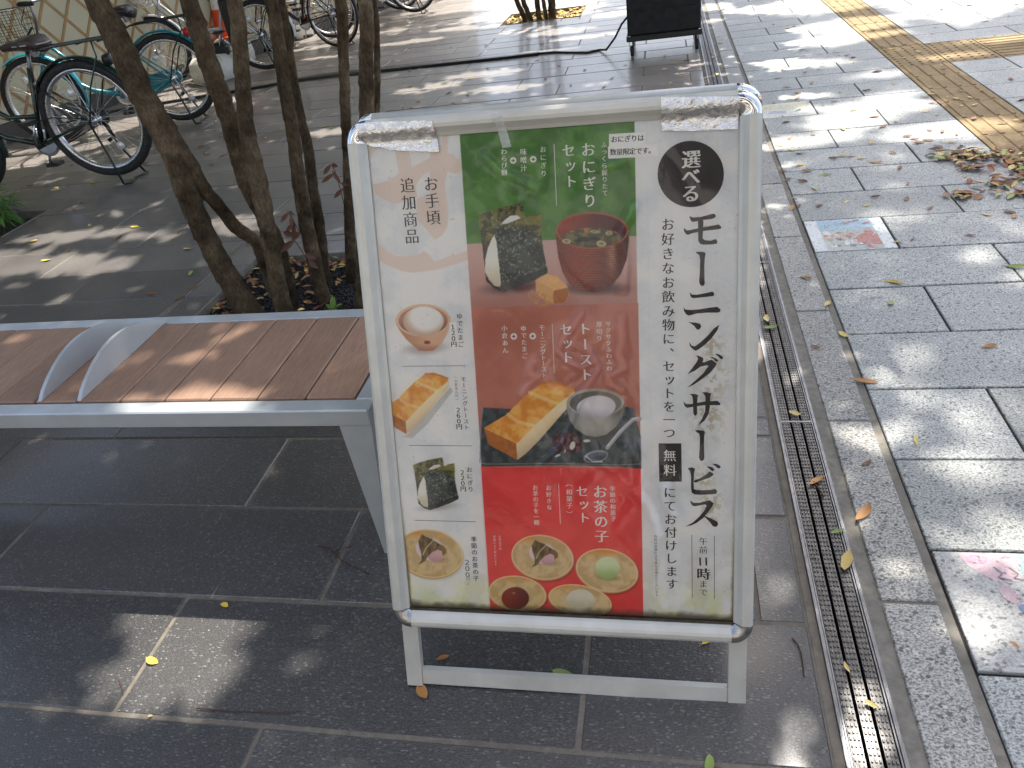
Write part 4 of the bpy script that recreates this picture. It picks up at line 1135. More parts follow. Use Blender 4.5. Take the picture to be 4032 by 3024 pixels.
while x > BX0 + .06:
    xl = max(x - .1115, BX0 + .045)
    m = MB(); m.box((-(x - xl) / 2, -.1805, -.022), ((x - xl) / 2, .1805, 0), bev=.0028)
    m.build('slat', MAT['slat'], bench, LB((x + xl) / 2, 1.4165, .4235)); x = x - .115
for ax_ in (-1.343, -1.450, -2.03, -2.137):
    pts = []
    for i in range(19):
        f = i / 18
        pts.append((1.235 + .372 * f, .4245 + .066 * math.sin(math.pi * f) ** .8))
    m = MB(); m.prism(pts, lambda a, b_, h: LB(h, a, b_), ax_ - .005, ax_ + .005); m.build('arm_divider', MAT['bench_al'], bench)
for (y0, y1) in ((1.191, 1.236), (1.597, 1.642)):
    for sx, xo in ((1, -.618), (-1, BX0)):
        m = MB(); pts = [(xo - sx * .002, .38), (xo - sx * .074, .38), (xo - sx * .062, 0), (xo - sx * .050, 0)]
        if sx < 0: pts = pts[::-1]
        m.prism(pts, lambda a, b_, h: LB(a, h, b_), y0, y1); m.build('leg', MAT['bench_al'], bench)

# ------------------------------------------------------------------ multi-stemmed tree in the pit
tree = empty('multi_stem_tree', (-1.45, 2.62, -.03))
tag(tree, 'clump of slim trunks wrapped in brown burlap growing from the pit behind the bench', 'tree')
TO = Vector((-1.45, 2.62, -.03))
t = NT('burlap'); co = t.coord(space='world')
n_ = t.noise(co, 11, 5, .65); fine = t.noise(t.coord((1, 1, .35)), 160, 3, .7)
wv = t.node('ShaderNodeTexWave'); wv.bands_direction = 'Z'; wv.inputs['Scale'].default_value = 190; wv.inputs['Distortion'].default_value = 2.5; t.link(co, wv.inputs[0])
c = t.ramp(n_, [(.26, s2l((62, 52, 40))), (.48, s2l((126, 108, 84))), (.72, s2l((172, 151, 120)))])
c = t.mix(t.ramp(fine, [(.35, .55), (.65, 0.0)]), c, s2l((50, 40, 30)))
at_ = t.node('ShaderNodeAttribute', attribute_name='tone')
c = t.mix(1.0, c, t.math('ADD', t.math('MULTIPLY', at_.outputs['Fac'], .55), .68), 'MULTIPLY')
t.set('Base Color', c); t.set('Roughness', .95); t.set('Specular IOR Level', .15)
t.bump(t.math('ADD', t.math('MULTIPLY', wv.outputs[1], .4), t.math('ADD', fine, t.math('MULTIPLY', n_, 2.0))), .9, .006)
MAT['burlap'] = t.m
MAT['bark'] = simple('bark', s2l((88, 74, 60)), .9, 0, .3, 25, 'world', .2, .6, 60)
def trunk(pts, parent, origin, name='trunk', seed=0, ztop=3.9, wrap=True, mat=None, lean=None):
    # pts: list of (Vector, radius) from base to top
    rg = random.Random(seed)
    P = [p for p, r in pts]; Rr = [r for p, r in pts]
    d = (P[-1] - P[-2]).normalized(); d = (d + Vector((0, 0, 1.2))).normalized()
    if lean: d = Vector(lean).normalized()
    while P[-1].z < ztop:
        P.append(P[-1] + d * .35); Rr.append(Rr[-1] * .985)
    # resample (catmull-rom)
    Q = []; RQ = []
    for i in range(len(P) - 1):
        p0, p1, p2, p3 = P[max(0, i - 1)], P[i], P[i + 1], P[min(len(P) - 1, i + 2)]
        n = max(2, int((p2 - p1).length / .011)) if p1.z < 2.0 else 3
        for j in range(n):
            f = j / n
            Q.append(.5 * ((2 * p1) + (p2 - p0) * f + (2 * p0 - 5 * p1 + 4 * p2 - p3) * f * f + (3 * p1 - p0 - 3 * p2 + p3) * f ** 3))
            RQ.append(Rr[i] * (1 - f) + Rr[i + 1] * f)
    Q.append(P[-1]); RQ.append(Rr[-1])
    n = 18; vs = []; s = 0
    ss = [0.0]
    for i in range(1, len(Q)): ss.append(ss[-1] + (Q[i] - Q[i - 1]).length)
    an_ = np.tile(np.arange(n) * 2 * math.pi / n, len(Q)); sr_ = np.repeat(np.array(ss), n)
    FB = fbm(np.cos(an_) * 3 + seed * 7.0, np.sin(an_) * 3 + sr_ * 14, 1.0, seed, 4)
    N = Vector((0, -1, 0)); ph = rg.uniform(0, 6)
    for i, p in enumerate(Q):
        tv = (Q[min(i + 1, len(Q) - 1)] - Q[max(i - 1, 0)]).normalized()
        N = (N - tv * N.dot(tv)).normalized(); B_ = tv.cross(N)
        if i: s += (Q[i] - Q[i - 1]).length
        for j in range(n):
            a = 2 * math.pi * j / n
            r = RQ[i]
            if wrap:
                sw = ((s / .085 + ph) + j / n) % 1.0
                r *= 1 + .15 * (1 - sw) - .06
                r *= 1 + .30 * (FB[i * n + j] - .5)
            vs.append(p + (N * math.cos(a) + B_ * math.sin(a)) * r - origin)
    fs = [(i * n + j, i * n + (j + 1) % n, (i + 1) * n + (j + 1) % n, (i + 1) * n + j) for i in range(len(Q) - 1) for j in range(n)]
    m = MB(); m.add(vs, fs, 0, True)
    turn = np.floor(sr_ / .085 + ph + np.tile(np.arange(n), len(Q)) / n)
    tone = (np.sin(turn * 12.9898 + seed) * 43758.5453) % 1.0; nv0 = len(vs)
    # a few loose threads
    if wrap:
        for k in range(16):
            i = rg.randrange(3, max(4, len(Q) // 2)); a = rg.uniform(0, 6.28)
            o_ = vs[i * n + int(a / 6.28 * n) % n]; dv = (Vector(o_) - (Q[i] - origin)).normalized()
            L_ = rg.uniform(.01, .035)
            m.tube([o_, Vector(o_) + dv * L_ * .5 + Vector((0, 0, -.2 * L_)), Vector(o_) + dv * L_ * .8 + Vector((rg.uniform(-.3, .3) * L_, 0, -.9 * L_))], .0006, 3, cap=False)
    o = m.build(name, mat or MAT['burlap'], parent)
    at_ = o.data.attributes.new('tone', 'FLOAT', 'POINT'); tv_ = np.full(len(o.data.vertices), .5, np.float32); tv_[:nv0] = tone; at_.data.foreach_set('value', tv_)
    return o
qt = lambda a, b_: (300 + 1.3235 * a, 1.3235 * b_)
def tpath(lst):
    out = []
    for (a, b_, w, Y) in lst:
        p = ony(*qt(a, b_), Y); dist = (p - CPOS).dot(_f)
        out.append((p, w * 1.3235 / FPX * dist / 2 * .86))
    # run the base into the soil
    p, r_ = out[0]; out.insert(0, (p + Vector((0, 0, -.08)) + (out[0][0] - out[1][0]).normalized() * .02, r_ * 1.08))
    return out
TR = [
 [(522, 940, 86, 2.44), (480, 870, 80, 2.44), (420, 770, 76, 2.44), (355, 640, 76, 2.44), (320, 530, 86, 2.44), (275, 420, 94, 2.44), (195, 280, 86, 2.45), (130, 130, 88, 2.46), (62, 0, 80, 2.47)],
 [(572, 818, 42, 2.66), (555, 770, 40, 2.65), (530, 715, 42, 2.62), (480, 680, 45, 2.58), (430, 620, 45, 2.53), (380, 560, 46, 2.47), (335, 480, 50, 2.445), (290, 420, 50, 2.445)],
 [(640, 888, 46, 2.54), (618, 790, 45, 2.55), (590, 700, 45, 2.56), (540, 620, 46, 2.57), (500, 540, 46, 2.57), (475, 450, 52, 2.57), (455, 360, 60, 2.57), (420, 260, 68, 2.58), (380, 140, 64, 2.58), (335, 0, 60, 2.59)],
 [(622, 940, 60, 2.43), (600, 840, 56, 2.43), (580, 740, 55, 2.43), (560, 630, 60, 2.43), (530, 490, 60, 2.44), (505, 370, 52, 2.45), (495, 240, 52, 2.46), (485, 110, 55, 2.46), (470, 0, 54, 2.47)],
 [(732, 875, 50, 2.59), (705, 760, 50, 2.59), (680, 640, 50, 2.60), (660, 520, 47, 2.60), (645, 400, 45, 2.61), (625, 290, 46, 2.61), (605, 150, 45, 2.62), (580, 0, 45, 2.62)],
 [(742, 825, 34, 2.74), (725, 680, 36, 2.74), (705, 560, 36, 2.75), (690, 440, 36, 2.75), (665, 340, 32, 2.76), (640, 200, 32, 2.76), (612, 0, 26, 2.77)],
 [(818, 806, 38, 2.78), (812, 600, 36, 2.78), (807, 450, 36, 2.79), (800, 300, 36, 2.79), (795, 150, 36, 2.80), (787, 0, 40, 2.80)],
 [(850, 895, 44, 2.51), (858, 600, 50, 2.51), (865, 340, 52, 2.52), (862, 200, 50, 2.52), (858, 0, 48, 2.53)],
 [(880, 880, 24, 2.60), (892, 600, 24, 2.60), (895, 300, 22, 2.61), (895, 150, 22, 2.61), (884, 0, 20, 2.62)],
]
for i, L_ in enumerate(TR):
    pts = tpath(L_)
    trunk(pts, tree, TO, seed=i + 1, ztop=(3.9 if i != 1 else -9), lean=((-.35, .75, 1) if i in (7, 8) else None))
# reddish shoots beside the stems
MAT['shoot_leaf'] = m_leaf('shoot_leaf', s2l((66, 36, 26)), s2l((104, 60, 34)))
MAT['twig'] = simple('twig', s2l((74, 46, 38)), .8)
def leaf_geo(m, base, d, up, L, w, mi=0, curl=.15):
    d = d.normalized(); sd = d.cross(up).normalized(); up = sd.cross(d).normalized()
    rows = [(0, .04), (.25, .75), (.5, 1.0), (.75, .7), (1.0, .03)]
    vs = []
    for f, ww in rows:
        c = base + d * L * f - up * (curl * L * f * f)
        vs += [c - sd * w * ww * .5 + up * w * .18 * ww, c - up * 0, c + sd * w * ww * .5 + up * w * .18 * ww]
    fs = []
    for i in range(4):
        for j in range(2): fs.append((i * 3 + j, i * 3 + j + 1, i * 3 + j + 4, i * 3 + j + 3))
    m.add(vs, fs, mi, True)
def sprig(px_pts, Y, leaves, mat_l, parent, origin, name='shoot', w=.016, L=.06):
    P = [ony(*qt(*p), Y) for p in px_pts]
    m = MB(); m.tube([p - origin for p in P], .0016, 5, m=0)
    for (a, b_, c2, d2) in leaves:
        p0 = ony(*qt(a, b_), Y) - origin; p1 = ony(*qt(c2, d2), Y - .015) - origin
        leaf_geo(m, p0, p1 - p0, Vector((.2, -1, .3)), (p1 - p0).length, w, 1, .05)
    return m.build(name, [MAT['twig'], mat_l], parent)
sprig([(690, 735), (665, 690), (645, 655), (628, 628)], 2.40, [(632, 632, 608, 662), (640, 642, 642, 676), (650, 660, 622, 694), (648, 655, 648, 720), (632, 630, 648, 638), (668, 690, 630, 705), (668, 692, 640, 716)], MAT['shoot_leaf'], tree, TO)
sprig([(700, 790), (660, 730), (640, 700)], 2.36, [(650, 715, 605, 750), (645, 700, 615, 690), (690, 770, 720, 800), (680, 755, 715, 770)], MAT['shoot_leaf'], tree, TO, 'shoot', .024)
sprig([(800, 620), (785, 560), (770, 510), (758, 488)], 2.62, [(758, 490, 735, 520), (760, 490, 778, 495), (762, 508, 788, 548), (768, 515, 728, 545), (795, 560, 766, 590), (788, 545, 810, 552)], MAT['shoot_leaf'], tree, TO)
# small green seedling in the pit
MAT['green_leaf'] = m_leaf('green_leaf', s2l((70, 104, 34)), s2l((116, 150, 52)))
sd = gp(*cE(660, 1010)); seedling = empty('seedling', (sd.x, sd.y, -.03))
tag(seedling, 'tiny bright green seedling in the dark gravel of the tree pit', 'plant')
m = MB(); m.tube([(0, 0, -.01), (.004, 0, .02), (.003, -.002, .04)], .0018, 5); m.build('stem', MAT['green_leaf'], seedling)
for an, el, L_ in ((1.7, 1.1, .055), (.3, .5, .045), (2.7, .5, .042), (4.2, .25, .035), (5.4, .35, .04), (1.0, 1.2, .05)):
    m = MB(); d = Vector((math.cos(an) * math.cos(el), math.sin(an) * math.cos(el), math.sin(el)))
    leaf_geo(m, Vector((.003, 0, .028)), d, Vector((0, 0, 1)) if el < 1 else Vector((0, -1, .2)), L_, .02); m.build('leaf', MAT['green_leaf'], seedling)
# gravel and litter in the pits
MAT['gravel'] = simple('gravel', s2l((44, 45, 50)), .55, 0, .4, 40, 'world')
def pebbles(name, rect, n, s0, s1, z, mat, seed, label, cat):
    rg = np.random.default_rng(seed)
    base = np.array([(1, 0, 0), (0, 1, 0), (-1, 0, 0), (0, -1, 0), (0, 0, 1), (0, 0, -1)], float)
    F0 = np.array([(0, 1, 4), (1, 2, 4), (2, 3, 4), (3, 0, 4), (1, 0, 5), (2, 1, 5), (3, 2, 5), (0, 3, 5)])
    c = np.stack([rg.uniform(rect[0] + .01, rect[2] - .01, n), rg.uniform(rect[1] + .01, rect[3] - .01, n), z + rg.uniform(-.004, .006, n)], 1)
    sc = rg.uniform(s0, s1, (n, 1, 1)) * rg.uniform(.6, 1.3, (n, 6, 1))
    an = rg.uniform(0, 6.28, n); ca, sa = np.cos(an), np.sin(an)
    V = base[None] * sc * np.array([1, .8, .6])
    X = V[:, :, 0] * ca[:, None] - V[:, :, 1] * sa[:, None]; Yv = V[:, :, 0] * sa[:, None] + V[:, :, 1] * ca[:, None]
    V = np.stack([X, Yv, V[:, :, 2]], 2) + c[:, None, :]
    F = (F0[None] + (np.arange(n) * 6)[:, None, None]).reshape(-1, 3)
    o = link(name, fast_mesh(name, V.reshape(-1, 3), F, mat)); tag(o, label, cat, kind='stuff'); return o
for r, lb in ((PIT, 'dark soil bed of the tree pit behind the bench'), (FPIT, 'soil bed of the far tree pit'), (GPIT, 'soil bed under the green plant')):
    m = MB(); m.box((r[0] + .0055, r[1] + .0055, -.12), (r[2] - .0055, r[3] - .0055, -.038)); tag(m.build('soil', MAT['earth']), lb, None, kind='structure')
pebbles('gravel', PIT, 9000, .005, .010, -.033, MAT['gravel'], 3, 'black gravel covering the tree pit behind the bench', 'gravel')
LEAFC = {
 'brown': m_leaf('leaf_brown', s2l((104, 66, 40)), s2l((150, 104, 62))),
 'orange': m_leaf('leaf_orange', s2l((160, 108, 54)), s2l((190, 140, 80))),
 'yellow': m_leaf('leaf_yellow', s2l((196, 166, 84)), s2l((214, 194, 124))),
 'bright': m_leaf('leaf_bright', s2l((222, 186, 50)), s2l((230, 204, 80))),
 'green': m_leaf('leaf_green', s2l((120, 142, 66)), s2l((158, 172, 98))),
 'dark': m_leaf('leaf_dark', s2l((58, 34, 26)), s2l((84, 52, 36))),
 'red': m_leaf('leaf_red', s2l((118, 66, 44)), s2l((150, 92, 62))),
}
def leaf_cloud(name, pts, sizes, mats, label, cat, seed, lift=.012):
    # many loose leaves as one mesh
    rg = random.Random(seed); m = MB()
    for (x, y, z) in pts:
        an = rg.uniform(0, 6.28); L_ = rg.uniform(*sizes); up = Vector((rg.uniform(-.35, .35), rg.uniform(-.35, .35), 1)).normalized()
        d = Vector((math.cos(an), math.sin(an), rg.uniform(-.05, .12)))
        leaf_geo(m, Vector((x, y, z + rg.uniform(.003, lift))) - d * L_ / 2, d, up, L_, L_ * rg.uniform(.32, .5), rg.randrange(len(mats)), rg.uniform(-.3, .35))
    o = m.build(name, mats); tag(o, label, cat, kind='stuff'); return o
rg = random.Random(8); pts = []
while len(pts) < 280:
    x, y = rg.uniform(PIT[0] + .02, PIT[2] - .02), rg.uniform(PIT[1] + .02, PIT[3] - .02)
    w = max(0, (y - 2.62) / .38) + max(0, (-1.58 - x) / .3) * .9
    if rg.random() < min(1, w): pts.append((x, y, -.03 + rg.uniform(0, .02)))
for i in range(40): pts.append((rg.uniform(PIT[0], PIT[2] - .05), rg.uniform(2.2, 2.7), -.03))
leaf_cloud('leaf_litter', pts, (.03, .058), [LEAFC['brown'], LEAFC['orange'], LEAFC['brown'], LEAFC['yellow'], LEAFC['red'], LEAFC['orange']], 'dry brown and yellow leaf litter in the tree pit behind the bench', 'leaf litter', 4)
rg = random.Random(9)
pts = [(rg.uniform(FPIT[0] + .02, FPIT[2] - .02), rg.uniform(FPIT[1] + .02, FPIT[3] - .02), -.034 + rg.uniform(0, .02)) for i in range(420)]
leaf_cloud('leaf_litter', pts, (.04, .08), [LEAFC['bright'], LEAFC['yellow'], LEAFC['orange'], LEAFC['yellow']], 'yellow leaf litter filling the far tree pit', 'leaf litter', 5)
# far clump of stems
ft = empty('multi_stem_tree', (-1.4, 9.3, -.03)); tag(ft, 'far clump of five dark stems in the leaf-filled pit near the black cabinet', 'tree')
FO = Vector((-1.4, 9.3, -.03))
for i, (bx, by, tx, ty, w) in enumerate([(115, 178, 40, 0, 44), (165, 182, 95, 0, 44), (236, 168, 215, 0, 46), (297, 162, 270, 0, 34), (350, 152, 342, 0, 66)]):
    p0 = gp(*T3(bx, by)); p1 = ony(*T3(tx, ty), p0.y)
    dist = (p0 - CPOS).dot(_f); r0 = w * S1 / FPX * dist / 2
    trunk([(p0 + Vector((0, 0, -.08)), r0 * 1.1), (p0 + Vector((0, 0, .01)), r0), ((p0 + p1) / 2, r0 * .96), (p1, r0 * .94)], ft, FO, seed=40 + i, wrap=True)
# strappy green plant at the left edge
MAT['bamboo'] = m_leaf('strap_leaf', s2l((52, 92, 34)), s2l((104, 146, 66)))
gpl = empty('strap_leaf_plant', (-3.90, 3.70, -.03)); tag(gpl, 'low green plant with narrow leaves at the left edge of the paving', 'plant')
rg = random.Random(21)
for s_ in range(14):
    bx, by = rg.uniform(-.22, .10), rg.uniform(-.14, .14); h = rg.uniform(.12, .27)
    m = MB(); tip = Vector((bx + rg.uniform(-.02, .10), by + rg.uniform(-.05, .05), h))
    m.tube([(bx, by, -.01), ((bx + tip.x) / 2, (by + tip.y) / 2, h * .6), tip], .003, 5); m.build('stem', MAT['bamboo'], gpl)
    for k in range(14):
        f = rg.uniform(.35, 1); base = Vector((bx, by, 0)).lerp(tip, f); an = rg.uniform(0, 6.28); el = rg.uniform(-.2, .7)
        m = MB(); leaf_geo(m, base, Vector((math.cos(an) * math.cos(el), math.sin(an) * math.cos(el), math.sin(el))), Vector((0, 0, 1)), rg.uniform(.10, .19), rg.uniform(.014, .022), 0, .35)
        m.build('leaf', MAT['bamboo'], gpl)
# ------------------------------------------------------------------ bicycles
def paint(name, c, rough=.25): return simple(name, s2l(c), rough, .1, .08, 18, coat=.5)
MAT['rubber'] = simple('rubber', (.018, .018, .019), .75, 0, .3, 60, bump=.2)
MAT['rim'] = simple('rim_alloy', (.60, .60, .60), .28, .9, .1)
MAT['spoke'] = simple('spoke', (.66, .66, .67), .22, 1.0, .05)
MAT['bikeblack'] = simple('bike_black', (.015, .015, .016), .4, .2, .3)
MAT['saddle_brown'] = simple('saddle_brown', s2l((62, 50, 44)), .45, 0, .2)
MAT['piping'] = simple('piping', (.55, .52, .48), .5)
MAT['amber'] = simple('amber', s2l((196, 112, 24)), .2)
MAT['lens'] = simple('reflector_clear', (.75, .76, .76), .15, .3)
MAT['redlens'] = simple('reflector_red', s2l((190, 30, 34)), .2)
MAT['whitebag'] = simple('white_cloth', s2l((216, 210, 200)), .8, 0, .1, 12)
MAT['wheelcache'] = {}
def wheel_meshes(R_, tw, rimmat):
    key = (R_, tw, rimmat.name)
    if key in MAT['wheelcache']: return MAT['wheelcache'][key]
    rr = R_ - tw * 1.0
    ty = MB(); n = 48
    ty.tube([(math.cos(2 * math.pi * i / n) * (R_ - tw / 2), 0, math.sin(2 * math.pi * i / n) * (R_ - tw / 2)) for i in range(n)], tw / 2, 10, closed=True)
    rm = MB(); w = tw * .36
    rm.lathe([(rr - .016, -w * .5), (rr - .004, -w), (rr + .006, -w), (rr + .002, 0), (rr + .006, w), (rr - .004, w), (rr - .016, w * .5), (rr - .016, -w * .5)], 48, axis='y')
    sk = MB()
    for i in range(32):
        a = 2 * math.pi * i / 32; sgn = 1 if i % 2 else -1; of = .42 * (1 if (i // 2) % 2 else -1)
        sk.tube([(math.cos(a + of) * .022, sgn * .028, math.sin(a + of) * .022), (math.cos(a) * (rr - .014), sgn * .003, math.sin(a) * (rr - .014))], .0013, 4, cap=False)
    hb = MB(); hb.lathe([(0, -.05), (.008, -.05), (.008, -.034), (.026, -.032), (.026, -.026), (.014, -.022), (.014, .022), (.026, .026), (.026, .032), (.008, .034), (.008, .05), (0, .05)], 14, axis='y')
    MAT['wheelcache'][key] = (rm.mesh('wheel', rimmat), ty.mesh('tyre', MAT['rubber']), sk.mesh('spokes', MAT['spoke']), hb.mesh('hub', MAT['spoke']))
    return MAT['wheelcache'][key]
def bicycle(loc, rz, label, fmat, R_=.345, tw=.042, fender=True, rack=True, basket=None, battery=False, chaincase=None, stand=True, saddle='bikeblack', step=True, fendmat=None, bag=False, zlift=0.0, steer=0.0, group='bicycles parked along the lattice wall'):
    root = empty('bicycle', loc, rz); tag(root, label, 'bicycle', group)
    fendmat = fendmat or fmat
    RH = Vector((0, 0, R_ + zlift)); FH = Vector((1.08, 0, R_)); BB = Vector((.44, 0, .285)); ST = Vector((.29, 0, .74)); HT0 = Vector((.955, 0, .60)); HT1 = Vector((.905, 0, .80))
    def part(name, fn, mats, parent=root):
        m = MB(); fn(m); return m.build(name, mats, parent)
    rimmat = MAT['rim']
    rm, ty, sk, hb = wheel_meshes(R_, tw, rimmat)
    for c, ang in ((RH, 0), (FH, steer)):
        w = link('wheel', rm, root, c, ang)
        link('tyre', ty, w); link('spokes', sk, w); link('hub', hb, w)
        for a in (1.1, 4.2):
            m = MB(); q = Vector((math.cos(a) * R_ * .55, .006, math.sin(a) * R_ * .55))
            m.lathe([(0, -.003), (.026, -.002), (.026, .003), (0, .004)], 10, origin=q, axis='y')
            m.build('reflector', MAT['lens'], w)
    def frame(m):
        m.tube([BB, ST], .016, 10); m.tube([HT0, HT1], .019, 10)
        if step:
            m.tube([HT0 + Vector((0, 0, .03)), Vector((.84, 0, .47)), Vector((.66, 0, .35)), BB], .018, 10)
            m.tube([HT1 - Vector((-.005, 0, .03)), Vector((.78, 0, .62)), Vector((.58, 0, .47)), BB.lerp(ST, .38)], .014, 10)
        else:
            m.tube([HT0 + Vector((0, 0, .03)), BB], .02, 10); m.tube([HT1 - Vector((0, 0, .03)), ST - Vector((0, 0, .03))], .016, 10)
        for s in (-1, 1):
            m.tube([BB + Vector((0, s * .03, 0)), RH + Vector((.06, s * .055, -.005)), RH + Vector((0, s * .058, 0))], .0095, 8)
            m.tube([ST + Vector((.01, s * .02, -.10)), RH + Vector((.02, s * .056, .02))], .0075, 8)
        m.lathe([(0, -.04), (.022, -.04), (.022, .04), (0, .04)], 12, origin=BB, axis='y')
    part('frame', frame, fmat)
    def fork(m):
        m.tube([HT0 + Vector((.005, -.05, -.02)), HT0 + Vector((.005, .05, -.02))], .012, 8)
        for s in (-1, 1): m.tube([HT0 + Vector((.005, s * .048, -.02)), Vector((1.02, s * .05, .48)), FH + Vector((0, s * .052, 0))], .010, 8)
    part('fork', fork, fmat)
    if fender:
        for c, a0, a1 in ((RH, R(-25), R(165)), (FH, R(55), R(200))):
            m = MB(); r = R_ + .018
            m.lathe([(r - .012, -.030), (r, -.022), (r + .006, 0), (r, .022), (r - .012, .030)], 22, origin=c, axis='y', a0=a0 if c is FH else R(15), a1=a1 if c is FH else R(190))
            m.build('fender', fendmat, root)
    def bars(m):
        m.tube([HT1, Vector((.875, 0, .93)), Vector((.87, 0, 1.0)), Vector((.90, 0, 1.02))], .012, 8)
        pts = [(.72, -.28, 1.03), (.82, -.26, 1.035), (.90, -.12, 1.025), (.91, 0, 1.02), (.90, .12, 1.025), (.82, .26, 1.035), (.72, .28, 1.03)]
        m.tube(pts, .011, 8)
    hbar = part('handlebar', bars, MAT['steel'])
    for s in (-1, 1):
        m = MB(); m.tube([(.70, s * .282, 1.03), (.81, s * .263, 1.035)], .017, 8); m.build('grip', MAT['bikeblack'], hbar)
    def post(m): m.tube([ST - Vector((-.02, 0, .08)), ST + Vector((-.035, 0, .09))], .013, 8)
    part('seat_post', post, MAT['steel'])
    def sad(m):
        prof = [(-.12, .085, .86, .055), (-.09, .105, .885, .075), (-.02, .10, .885, .07), (.05, .055, .878, .05), (.12, .032, .874, .04), (.16, .022, .868, .03)]
        n = 12; vs = []
        for (x, w, z, th) in prof:
            for j in range(n):
                a = 2 * math.pi * j / n
                vs.append(Vector((ST.x - .04 + x, w * math.cos(a), z + (th * .45 if math.sin(a) > 0 else th * .8) * math.sin(a))))
        fs = [(i * n + j, i * n + (j + 1) % n, (i + 1) * n + (j + 1) % n, (i + 1) * n + j) for i in range(len(prof) - 1) for j in range(n)]
        fs += [tuple(range(n - 1, -1, -1)), tuple((len(prof) - 1) * n + j for j in range(n))]
        m.add(vs, fs, 0, True)
    sd_ = part('saddle', sad, MAT[saddle])
    m = MB(); m.tube([(ST.x - .04 + x, y, z) for x, y, z in ((.05, -.056, .87), (-.06, -.106, .873), (-.13, -.06, .868), (-.135, 0, .866), (-.13, .06, .868), (-.06, .106, .873), (.05, .056, .87))], .0035, 6); m.build('piping', MAT['piping'] if saddle == 'saddle_brown' else MAT['bikeblack'], sd_)
    for s in (-1, 1):
        m = MB(); m.lathe([(.018, -.03), (.02, .0), (.018, .03)], 8, origin=(ST.x - .11, s * .045, .83)); m.build('spring', MAT['steel'], sd_)
    if rack:
        def rk(m):
            z = RH.z + R_ + .085
            for s in (-1, 1):
                m.tube([(.20, s * .05, z - .012), (.16, s * .065, z), (-.30, s * .065, z + .012), (-.34, s * .04, z + .016), (-.35, 0, z + .016)], .0065, 6)
                m.tube([(-.22, s * .065, z + .01), (-.22, s * .07, z - .08), (-.10, s * .068, RH.z + .2), (0, s * .066, RH.z)], .0055, 6)
            for x in (.15, .02, -.12, -.26): m.tube([(x, -.065, z), (x, .065, z)], .005, 6)
            for s in (-.02, .02): m.tube([(.15, s, z + .003), (-.34, s, z + .016)], .0045, 6)
        part('rear_rack', rk, fmat if rack == 'frame' else MAT['bikeblack'])
        m = MB(); m.lathe([(0, .035), (.030, .03), (.036, .0), (.03, -.012), (0, -.014)], 12, origin=(-R_ * .55 - .05, 0, RH.z + R_ * .93), axis='x'); m.build('rear_lamp', MAT['redlens'] if not rack == 'frame' else MAT['bikeblack'], root)
    def crank(m):
        m.lathe([(0, -.042), (.085, -.042), (.09, -.040), (.085, -.037), (.07, -.037), (.02, -.036)], 24, origin=BB, axis='y')
        a = 1.9
        m.tube([BB + Vector((0, .05, 0)), BB + Vector((.165 * math.cos(a), .06, .165 * math.sin(a)))], .009, 6)
        m.tube([BB + Vector((0, -.05, 0)), BB + Vector((-.165 * math.cos(a), -.06, -.165 * math.sin(a)))], .009, 6)
    ck = part('crank', crank, MAT['spoke'])
    for s in (-1, 1):
        a = 1.9; c = BB + Vector((s * .165 * math.cos(a), s * .105, s * .165 * math.sin(a)))
        m = MB(); m.box(c + Vector((-.045, -.04, -.012)), c + Vector((.045, .04, .012)), bev=.004); pd = m.build('pedal', MAT['bikeblack'], ck)
    if chaincase:
        def cc(m):
            pts = []
            for i in range(13): pts.append((BB.x + .10 * math.cos(R(-90 + 15 * i)), BB.z + .10 * math.sin(R(-90 + 15 * i))))
            for i in range(13): pts.append((RH.x + .05 * math.cos(R(90 + 15 * i)), RH.z + .05 * math.sin(R(90 + 15 * i))))
            m.prism(pts, lambda a, b_, h: (a, h, b_), -.075, -.05)
        part('chain_case', cc, chaincase)
    else:
        m = MB()
        for dz in (.045, -.045): m.tube([BB + Vector((0, -.042, dz * 1.6)), RH + Vector((0, -.042, dz * .7))], .0045, 5)
        m.build('chain', MAT['bikeblack'], root)
    if stand:
        def st(m):
            for s in (-1, 1): m.tube([RH + Vector((.01, s * .06, -.01)), (-.045, s * .085, .17), (-.10, s * .135, .012)], .0075, 6)
            m.tube([(-.10, -.135, .010), (-.135, -.11, .0075), (-.12, -.05, .0075), (-.10, 0, .0075), (-.12, .05, .0075), (-.135, .11, .0075), (-.10, .135, .010)], .0065, 6)
        part('kickstand', st, MAT['bikeblack'])
        m = MB(); m.lathe([(0, -.018), (.05, -.016), (.055, 0), (.05, .016), (0, .018)], 16, origin=RH + Vector((.005, -.07, 0)), axis='y'); m.tube([RH + Vector((0, -.07, 0)), RH + Vector((-.02, -.075, -.13)), RH + Vector((.02, -.075, -.15))], .014, 6); m.build('rear_brake', MAT['bikeblack'], root)
    if basket:
        def bk(m):
            x0, x1, z0, z1 = .98, 1.26, .76, 1.0
            def ringp(z, e): return [(x0 - e * .2, -.14 - e, z), (x1 + e, -.14 - e, z), (x1 + e, .14 + e, z), (x0 - e * .2, .14 + e, z)]
            for k in range(7):
                f = k / 6; p = ringp(z0 + (z1 - z0) * f, .05 * f); m.tube(p + [p[0]], .0035 if k in (0, 6) else .0016, 4, cap=False)
            b0, b1 = ringp(z0, 0), ringp(z1, .05)
            for sdi in range(4):
                for k in range(10):
                    f = k / 10
                    a = Vector(b0[sdi]).lerp(Vector(b0[(sdi + 1) % 4]), f); c = Vector(b1[sdi]).lerp(Vector(b1[(sdi + 1) % 4]), f); m.tube([a, c], .0016, 4, cap=False)
            for k in range(8):
                f = (k + .5) / 8; m.tube([(x0 + (x1 - x0) * f, -.14, z0), (x0 + (x1 - x0) * f, .14, z0)], .0016, 4, cap=False)
            m.tube([(.93, 0, .86), (1.0, 0, .80)], .008, 6)
        part('basket', bk, basket)
